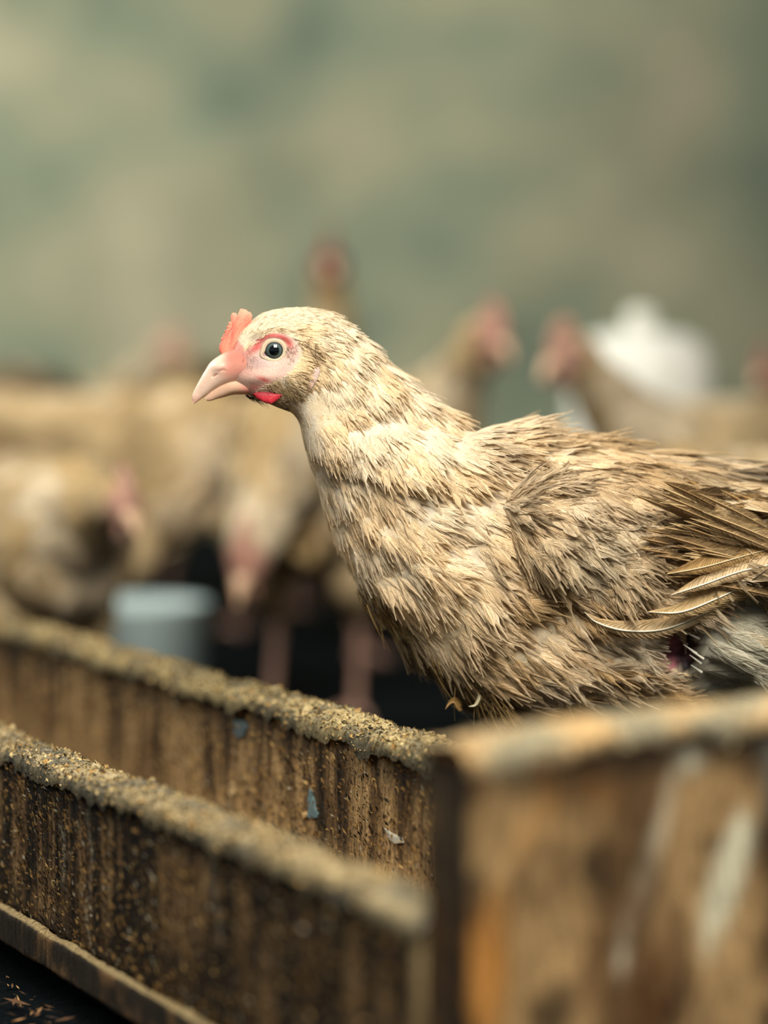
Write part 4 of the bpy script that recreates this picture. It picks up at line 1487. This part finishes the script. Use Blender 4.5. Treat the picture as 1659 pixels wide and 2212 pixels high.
# ---- legs
def tube(path, rads, ns=14, m=24):
    K = np.array(path, float)
    t = np.linspace(0, len(K) - 1, m)
    Pm = crom(K, t); R = crom(np.array(rads, float)[:, None], t)[:, 0]
    T = np.gradient(Pm, axis=0); T /= np.linalg.norm(T, axis=1, keepdims=True)
    ref = np.array([0.13, 1, .07]); 
    B = np.cross(T, ref); B /= np.linalg.norm(B, axis=1, keepdims=True)
    B2 = np.cross(T, B)
    a = np.linspace(0, 2 * np.pi, ns, endpoint=False)
    V = Pm[:, None, :] + R[:, None, None] * (np.cos(a)[None, :, None] * B[:, None, :] + np.sin(a)[None, :, None] * B2[:, None, :])
    g = grid_faces(m, ns, wrap_v=True)
    V = np.concatenate([V.reshape(-1, 3), Pm[:1], Pm[-1:]])
    nV = m * ns
    tr = np.concatenate([g[:, [0, 1, 2]], g[:, [0, 2, 3]], np.array([[nV, k, (k + 1) % ns] for k in range(ns)]), np.array([[nV + 1, (m - 1) * ns + (k + 1) % ns, (m - 1) * ns + k] for k in range(ns)])])
    return V, tr


def leg_geo(hip, knee, hock, foot, fwd):
    """Thigh feathers cone, shank, four toes: returns (thigh, shank) meshes."""
    th = tube([hip, knee, hock], [.028, .023, .0095])
    parts = [tube([hock, (np.array(hock) + foot) / 2, foot], [.0052, .0040, .0046])]
    f = np.array(foot, float)
    s = np.array([-fwd[1], fwd[0], 0])
    for a_, L in ((0, .048), (.55, .038), (-.55, .038), (math.pi, .018)):
        d = fwd * math.cos(a_) + s * math.sin(a_)
        parts.append(tube([f + [0, 0, .002], f + d * L * .5 + [0, 0, .005], f + d * L + [0, 0, -.001]], [.0045, .0042, .0018], 8, 10))
    V = []; Fc = []; o = 0
    for v, f_ in parts:
        V.append(v); Fc.append(f_ + o); o += len(v)
    return th, (np.concatenate(V), np.concatenate(Fc))


for (hx, yy) in ((.125, 1.458), (.15, 1.505)):
    th, sh = leg_geo(np.array([hx, yy, .185]), np.array([hx - .02, yy, .135]), np.array([hx + .018, yy, .095]), np.array([hx, yy, .011]), np.array([-1.0, 0, 0]))
    lg = mesh_obj('leg', th[0], th[1], M_DOWN, hen, np.repeat((GREYW * .8)[None], len(th[0]), 0), local=HL)
    mesh_obj('foot', sh[0], sh[1], M_LEG, lg, np.repeat(lin(214, 176, 150)[None], len(sh[0]), 0), local=HL)
    G = th[0][:24 * 14].reshape(24, 14, 3)
    Ng, Dg = grid_normals(G)
    if ((Ng[10] * (G[10] - G[10].mean(0))).sum()) < 0: Ng = -Ng
    tp_, tn_, td_ = sample_grid(G, Ng, Dg, 1100, True, None, 5)
    tc_ = GREYW * (.75 + .3 * rf.random(1100))[:, None]
    make_feathers(tp_, tn_, td_, np.full(1100, .016), np.full(1100, .0025), tc_, tc_ * .85, np.full(1100, .08), np.full(1100, .06), M_F, 'thigh_feathers', lg, HL, hairs=12, hair_mat=M_B, seed=9)


# ------------------------------------------------------------------ background hens
def make_hen(pos, yaw, label, posture='stand', scale=1.0, tone=1.0, seed=0, head_red=1.0, nfe=1400, stain=.5, neck=None, twist=0.0, pitch=0.0):
    """A whole hen built in its own frame: x forward, feet on z=0."""
    r = np.random.default_rng(1000 + seed)
    root = empty('hen', pos, yaw, label, 'hen', 'pale brown hens in the shed', scale)
    bodyc = [(-.165, .268), (-.125, .255), (-.07, .232), (-.01, .212), (.045, .212), (.09, .235)]
    bodyr = [(.016, .012), (.036, .034), (.058, .056), (.074, .068), (.074, .068), (.060, .056)]
    if pitch:
        c_, s_ = math.cos(pitch), math.sin(pitch)
        bodyc = [(x * c_ - (z - .2) * s_, .2 + x * s_ + (z - .2) * c_) for x, z in bodyc]
    if posture == 'tall':
        nk = [(.118, .285), (.128, .330), (.135, .368), (.146, .400), (.168, .405), (.183, .400)]
    elif posture == 'forward':
        nk = [(.125, .262), (.158, .288), (.188, .310), (.214, .330), (.238, .328), (.252, .322)]
    elif posture == 'low':
        nk = [(.130, .222), (.162, .200), (.188, .182), (.210, .165), (.226, .152), (.236, .143)]
    elif posture == 'mid':
        nk = [(.128, .245), (.160, .252), (.188, .258), (.212, .258), (.230, .252), (.242, .246)]
    elif posture == 'down':
        nk = [(.132, .215), (.165, .185), (.188, .155), (.205, .128), (.218, .108), (.226, .096)]
    else:
        nk = [(.122, .275), (.140, .312), (.152, .342), (.168, .368), (.190, .370), (.204, .365)]
    if pitch:
        dx = bodyc[-1][0] - .09; dz = bodyc[-1][1] - .235
        nk = [(x + dx, z + dz) for x, z in nk]
    nkr = [(.044, .040), (.030, .027), (.023, .021), (.0215, .0185), (.0165, .0135), (.008, .007)]
    C = np.array(bodyc + nk); R = np.array(bodyr + nkr)
    n = len(C); t = np.linspace(0, n - 1, 96)
    c = crom(C, t); rr = crom(R, t)
    T = np.gradient(c, axis=0); T /= np.linalg.norm(T, axis=1, keepdims=True)
    # smooth the frames so that rings do not cross where the neck bends
    for _ in range(6): T = np.concatenate([T[:1], (T[:-2] + T[1:-1] * 2 + T[2:]) / 4, T[-1:]])
    T /= np.linalg.norm(T, axis=1, keepdims=True)
    Nn = np.stack([-T[:, 1], T[:, 0]], 1)
    nv = 40
    a = np.linspace(0, 2 * np.pi, nv, endpoint=False)
    ys = np.zeros(len(t))
    if twist:
        ys = twist * np.clip((t - 6) / 5, 0, 1) ** 1.3 * .07
    X = c[:, None, 0] + Nn[:, None, 0] * rr[:, None, 0] * np.cos(a)[None]
    Z = c[:, None, 1] + Nn[:, None, 1] * rr[:, None, 0] * np.cos(a)[None]
    Y = ys[:, None] + rr[:, None, 1] * np.sin(a)[None]
    P = np.stack([X, Y, Z], -1)
    N, D = grid_normals(P)
    if ((N[40] * (P[40] - P[40].mean(0))).sum()) < 0: N = -N
    P = P + N * ((fbm(P * 38 + seed, 3, seed) - .5) * .012 * (t < 8)[:, None])[..., None]
    tv = np.repeat(t[:, None], nv, 1)
    b = fbm(P * 22 + seed * 3, 3, seed + 1); b2 = fbm(P * 60 + seed, 3, seed + 2)
    A_ = mixc(CREAM * .96, lin(206, 176, 124), sstep(.40, .60, b))
    A_ = mixc(A_, lin(112, 88, 56), stain * sstep(.50, .64, b2))
    A_ = mixc(A_, lin(150, 122, 82), .55 * sstep(3.2, 1.0, tv))
    A_ = A_ * tone
    facew = sstep(9.0, 9.7, tv)
    Cc = mixc(A_ * .8, mixc(lin(190, 150, 130), lin(130, 54, 54), np.array(head_red)) * np.ones_like(A_), facew)
    V = np.concatenate([P.reshape(-1, 3), P[0].mean(0)[None], P[-1].mean(0)[None]])
    nV = len(t) * nv
    g = grid_faces(len(t), nv, wrap_v=True)
    tr = np.concatenate([g[:, [0, 1, 2]], g[:, [0, 2, 3]], np.array([[nV, k, (k + 1) % nv] for k in range(nv)]), np.array([[nV + 1, (len(t) - 1) * nv + (k + 1) % nv, (len(t) - 1) * nv + k] for k in range(nv)])])
    mesh_obj('body', V, tr, M_DOWN, root, np.concatenate([Cc.reshape(-1, 3), Cc[0, :1], Cc[-1, :1]]))
    # plumage
    pos_, nn_, d_ = sample_grid(P, N, -D, nfe, True, lambda Q: np.where(tv[:-1, :Q.shape[1]] > 9.0, 0, np.where(tv[:-1, :Q.shape[1]] > 6.5, 2.5, 1.0)) + 1e-9, seed)
    bb_ = fbm(pos_ * 22 + seed * 3, 3, seed + 1); bb2 = fbm(pos_ * 60 + seed, 3, seed + 2)
    cf = mixc(CREAM * .96, lin(206, 176, 124), sstep(.40, .60, bb_)); cf = mixc(cf, lin(112, 88, 56), stain * sstep(.50, .64, bb2))
    cf = mixc(cf, lin(150, 122, 82), .55 * sstep(-.05, -.14, pos_[:, 0])) * tone
    cf = cf * (.8 + .4 * r.random(nfe))[:, None]
    up_ = pos_[:, 2] > .27
    L = np.where(up_, .014, .026) * (.7 + .6 * r.random(nfe))
    make_feathers(pos_, nn_, d_ + np.array([0, 0, -.2]), L, L * .27, cf, cf * .8, .16 + .12 * r.random(nfe), .14 + .1 * r.random(nfe), M_F, 'body_feathers', root, hairs=0, seed=seed)
    # tail
    tb = C[0]
    for k in range(7):
        s_ = (k - 3) / 3
        base = np.array([tb[0] + .03, .012 * s_, tb[1]])
        dirn = np.array([-.80, .30 * s_, .42 - .1 * abs(s_)]); dirn /= np.linalg.norm(dirn)
        ln = .085
        m = 8; s = np.linspace(0, 1, m)
        Pm = base + dirn * ln * s[:, None] + np.array([0, 0, -.012]) * (s[:, None] ** 2)
        wv = np.interp(s, [0, .3, .8, 1], [.3, .9, 1, .4]) * .013
        sd = np.array([.1 * s_, .75, .6 * s_]); sd /= np.linalg.norm(sd)
        cc = np.array([-1, 0, 1.0])
        Vt = Pm[:, None, :] + (wv[:, None] * cc[None])[..., None] * sd - (np.abs(cc)[None] * wv[:, None] * .25)[..., None] * ZUP
        bcv = np.stack([np.repeat(s[:, None] * 85, 3, 1) - np.abs(cc)[None] * 8, np.full((m, 3), k * 7.0 + seed), np.repeat(cc[None], m, 0)], -1)
        mesh_obj('tail_feather', Vt, grid_faces(m, 3), M_F, root, np.repeat((lin(140, 112, 74) * tone)[None], m * 3, 0), bcv.reshape(-1, 3))
    # wings
    for sy in (-1, 1):
        m1, m2 = 26, 14
        uu = np.linspace(0, 1, m1); vv = np.linspace(0, 1, m2)
        U_, V_ = np.meshgrid(uu, vv, indexing='ij')
        xx = .075 - .215 * U_; zt = .262 + .012 * np.sin(U_ * np.pi) ; zb = .185 + .075 * U_ ** 1.3
        zz = zt * (1 - V_) + zb * V_
        dm = np.sin(np.pi * np.clip(V_, .02, .98)) ** .5 * np.sin(np.pi * np.clip(U_ * .9 + .06, 0, 1)) ** .5
        wbody = np.interp(xx, [-.165, -.125, -.07, -.01, .045, .09], [.012, .034, .056, .068, .068, .056])
        yy = sy * (wbody * .93 + .012 * dm)
        if pitch:
            x2 = xx * c_ - (zz - .2) * s_; zz = .2 + xx * s_ + (zz - .2) * c_; xx = x2
        G = np.stack([xx, yy, zz], -1)
        nn2 = fbm(G * 40 + seed, 3, seed + 7)
        G[..., 1] += sy * (nn2 - .5) * .006
        cw_ = mixc(lin(226, 200, 152) * np.ones(G.shape), lin(128, 100, 62), stain * sstep(.42, .62, nn2)) * tone
        wg = mesh_obj('wing', G, grid_faces(m1, m2), M_DOWN, root, cw_.reshape(-1, 3))
        N2, D2 = grid_normals(G, False)
        if (N2[10, 6, 1] * sy) < 0: N2 = -N2
        p3, n3, d3 = sample_grid(G, N2, D2, 260, False, None, seed + 3)
        c3 = mixc(lin(226, 200, 152) * np.ones(p3.shape), lin(128, 100, 62), stain * sstep(.42, .62, fbm(p3 * 40 + seed, 3, seed + 7))) * tone
        L3 = .032 * (.7 + .6 * r.random(260))
        make_feathers(p3, n3, d3, L3, L3 * .2, c3, c3 * .7, np.full(260, .12), np.full(260, .1), M_F, 'covert_feathers', wg, hairs=0, seed=seed + sy)
    # head parts
    hp = C[-2]; fp = C[-1]
    hd = np.array([fp[0] - hp[0], fp[1] - hp[1]]); hd /= np.linalg.norm(hd)
    hy = ys[-1]
    hn = np.array([-hd[1], hd[0]])

    def hpnt(a_, b_, y_=0.0):       # along the beak, above, sideways
        q_ = np.array(fp) + hd * a_ + hn * b_
        return np.array([q_[0], hy + y_, q_[1]])
    Vb_, Fb_ = tube([hpnt(-.008, 0), hpnt(.006, .001), hpnt(.020, -.006)], [.0085, .0062, .0012], 12, 14)
    mesh_obj('beak', Vb_, Fb_, M_BEAK, root, np.repeat(lin(222, 184, 150)[None], len(Vb_), 0))
    pts = [(-.046, .014), (-.046, .030), (-.038, .026), (-.034, .036), (-.026, .028), (-.021, .036), (-.014, .026), (-.009, .030), (-.003, .016), (.001, .006), (-.010, .006), (-.030, .012)]
    ctr = (-.02, .016)
    for nm, pl, y_, th_, cc in (('comb', pts, 0, .003, lin(196, 52, 44)),
                                ('wattle', [(-.012, -.006), (-.002, -.008), (-.001, -.020), (-.006, -.028), (-.013, -.024), (-.015, -.014)], .006, .002, lin(186, 40, 44)),
                                ('wattle', [(-.012, -.006), (-.002, -.008), (-.001, -.020), (-.006, -.028), (-.013, -.024), (-.015, -.014)], -.006, .002, lin(186, 40, 44))):
        pl = np.array(pl); cn = pl.mean(0)
        m = len(pl)
        rings = [(1, .2), (.85, .8), (.5, 1.0), (0.0, 1.0)]
        Vv = []
        for sg in (-1, 1):
            for f_, o_ in rings:
                q = cn + (pl - cn) * f_
                Vv.append(np.array([hpnt(p_[0], p_[1], y_ + sg * o_ * th_) for p_ in q]))
        Vv = np.concatenate(Vv); g1 = grid_faces(4, m, wrap_v=True)
        Fv = np.concatenate([g1, g1[:, ::-1] + 4 * m, np.array([[k, 4 * m + k, 4 * m + (k + 1) % m, (k + 1) % m] for k in range(m)])])
        cmix = mixc(lin(190, 150, 130), cc * .5, np.array(head_red))
        mesh_obj(nm, Vv, Fv, M_SKIN, root, np.repeat(cmix[None], len(Vv), 0))
    for sy in (-1, 1):
        S2, _ = uv_sphere(hpnt(-.022, .004, sy * .0125), .0042, 12, 16)
        mesh_obj('eye', S2, grid_faces(12, 16, wrap_v=True), M_DARK, root)
    # legs
    for sy in (-1, 1):
        th, sh = leg_geo(np.array([.0, sy * .034, .175]), np.array([.022, sy * .036, .130]), np.array([-.014, sy * .036, .092]), np.array([.008, sy * .038, .008]), np.array([1.0, 0, 0]))
        lg = mesh_obj('leg', th[0], th[1], M_DOWN, root, np.repeat((lin(200, 176, 136) * tone)[None], len(th[0]), 0))
        mesh_obj('foot', sh[0], sh[1], M_LEG, lg, np.repeat(lin(150, 116, 100)[None], len(sh[0]), 0))
    return root


M_DARK = flat_material('dark_eye', np.array([.01, .008, .006]), .15, .6)


def gx_(px, d):
    return (px - 829.5) / F * d


def place(px, d):
    return (gx_(px, d), d, 0.0)


PI = math.pi
# (pixel column of the body's middle, depth, yaw (0 = facing right), label, posture, scale ...)
make_hen(place(705, 3.35), -PI / 2 + .05, 'tall hen with red face looking at the camera above the rest', 'tall', 1.05, .95, 1, head_red=1.0)
make_hen(place(680, 2.40), PI + 1.35, 'hen with lowered head, its leg showing above the trough rim', 'low', 1.02, .95, 2, head_red=.25, stain=.6)
make_hen(place(440, 3.05), PI / 2 + .2, 'brown-stained hen turned away, behind the lowered one', 'down', 1.08, .72, 3, stain=.9, head_red=.3)
make_hen(place(250, 2.70), 0.0, 'hen with bright cream back at left, above the crouching one', 'down', 1.0, 1.2, 4, stain=.25, head_red=.2)
make_hen(place(105, 2.20), -1.15, 'pale hen at the left edge beside the blue-grey bowl', 'mid', .84, 1.0, 5, stain=.3, head_red=.15)
make_hen(place(170, 3.60), -.9, 'farthest hen at left, its tan neck against the wall', 'forward', .97, .9, 6, stain=.5, head_red=.1)
make_hen(place(845, 2.85), -1.15, 'hen with raised pink head facing right, left of the white drinker', 'forward', 1.03, 1.0, 7, stain=.3, head_red=.3)
make_hen(place(1510, 2.60), PI + .9, 'hen in front of the white drinker with head turned left', 'forward', .98, .95, 8, stain=.2, head_red=.05)
make_hen(place(1735, 3.00), PI + 1.15, 'hen at right edge with dark red face', 'stand', .82, .75, 9, stain=.6, head_red=.5)
make_hen(place(1600, 2.02), 0.05, 'hen directly behind the back of the sharp one', 'down', .91, .9, 10, stain=.5, head_red=.3)
make_hen(place(-110, 3.25), .2, 'hen cut by the left frame edge, brown back', 'down', 1.05, .55, 11, stain=.8, head_red=.3)


# ------------------------------------------------------------------ drinker and bowl
def lathe(prof, cen, ns=56):
    p = np.array(prof, float)
    a = np.linspace(0, 2 * np.pi, ns, endpoint=False)
    V = np.stack([cen[0] + p[:, None, 0] * np.cos(a)[None], cen[1] + p[:, None, 0] * np.sin(a)[None], cen[2] + np.repeat(p[:, 1:2], ns, 1)], -1)
    return V.reshape(-1, 3), grid_faces(len(p), ns, wrap_v=True)


M_WHITE = flat_material('white_plastic', lin(252, 252, 240), .35, .5)
M_BLUE = flat_material('blue_plastic', lin(70, 176, 220), .4, .5)
M_BLUEGREY = flat_material('blue_grey_plastic', lin(190, 212, 212), .5, .4)
dd0 = 3.0
dk_ = empty('poultry_drinker', (gx_(1382, dd0), dd0, 0), 0, 'white plastic drinker jar with knob handle and blue plug', 'drinker')
V, Fc = lathe([(0, .02), (.077, .02), (.079, .03), (.079, .290), (.077, .316), (.068, .335), (.050, .344), (.02, .348), (0, .349)], (0, 0, 0))
mesh_obj('jar', V, Fc, M_WHITE, dk_)
V, Fc = lathe([(0, .344), (.016, .344), (.0165, .360), (.0155, .367), (.009, .372), (0, .373)], (0, 0, 0), 32)
mesh_obj('handle', V, Fc, M_WHITE, dk_)
V, Fc = lathe([(0, .006), (.11, .006), (.118, .045), (.114, .045), (.106, .014), (0, .014)], (0, 0, 0))
mesh_obj('tray', V, Fc, M_BLUE, dk_)
V, Fc = lathe([(0, 0), (.011, 0), (.011, .010), (.008, .013), (0, .013)], (0, 0, 0), 24)
V = V[:, [0, 2, 1]] * np.array([1, -1, 1]) + np.array([.017, -.074, .240])
mesh_obj('plug', V, Fc, M_BLUE, dk_)['label'] = 'bright blue plug'

bw = empty('feed_bowl', (gx_(300, 2.52), 2.52, 0), 0, 'blue-grey plastic bowl on the dark floor among hens', 'bowl')
V, Fc = lathe([(0, .006), (.050, .006), (.058, .012), (.062, .088), (.066, .092), (.064, .096), (.058, .092), (.054, .02), (0, .014)], (0, 0, 0))
mesh_obj('bowl_shell', V, Fc, M_BLUEGREY, bw)
V, Fc = lathe([(.0, .07), (.03, .076), (.054, .068), (.0545, .06)], (0, 0, 0), 32)
mesh_obj('feed', V, Fc, M_FLAKE, bw, np.repeat(lin(150, 120, 76)[None], len(V), 0))
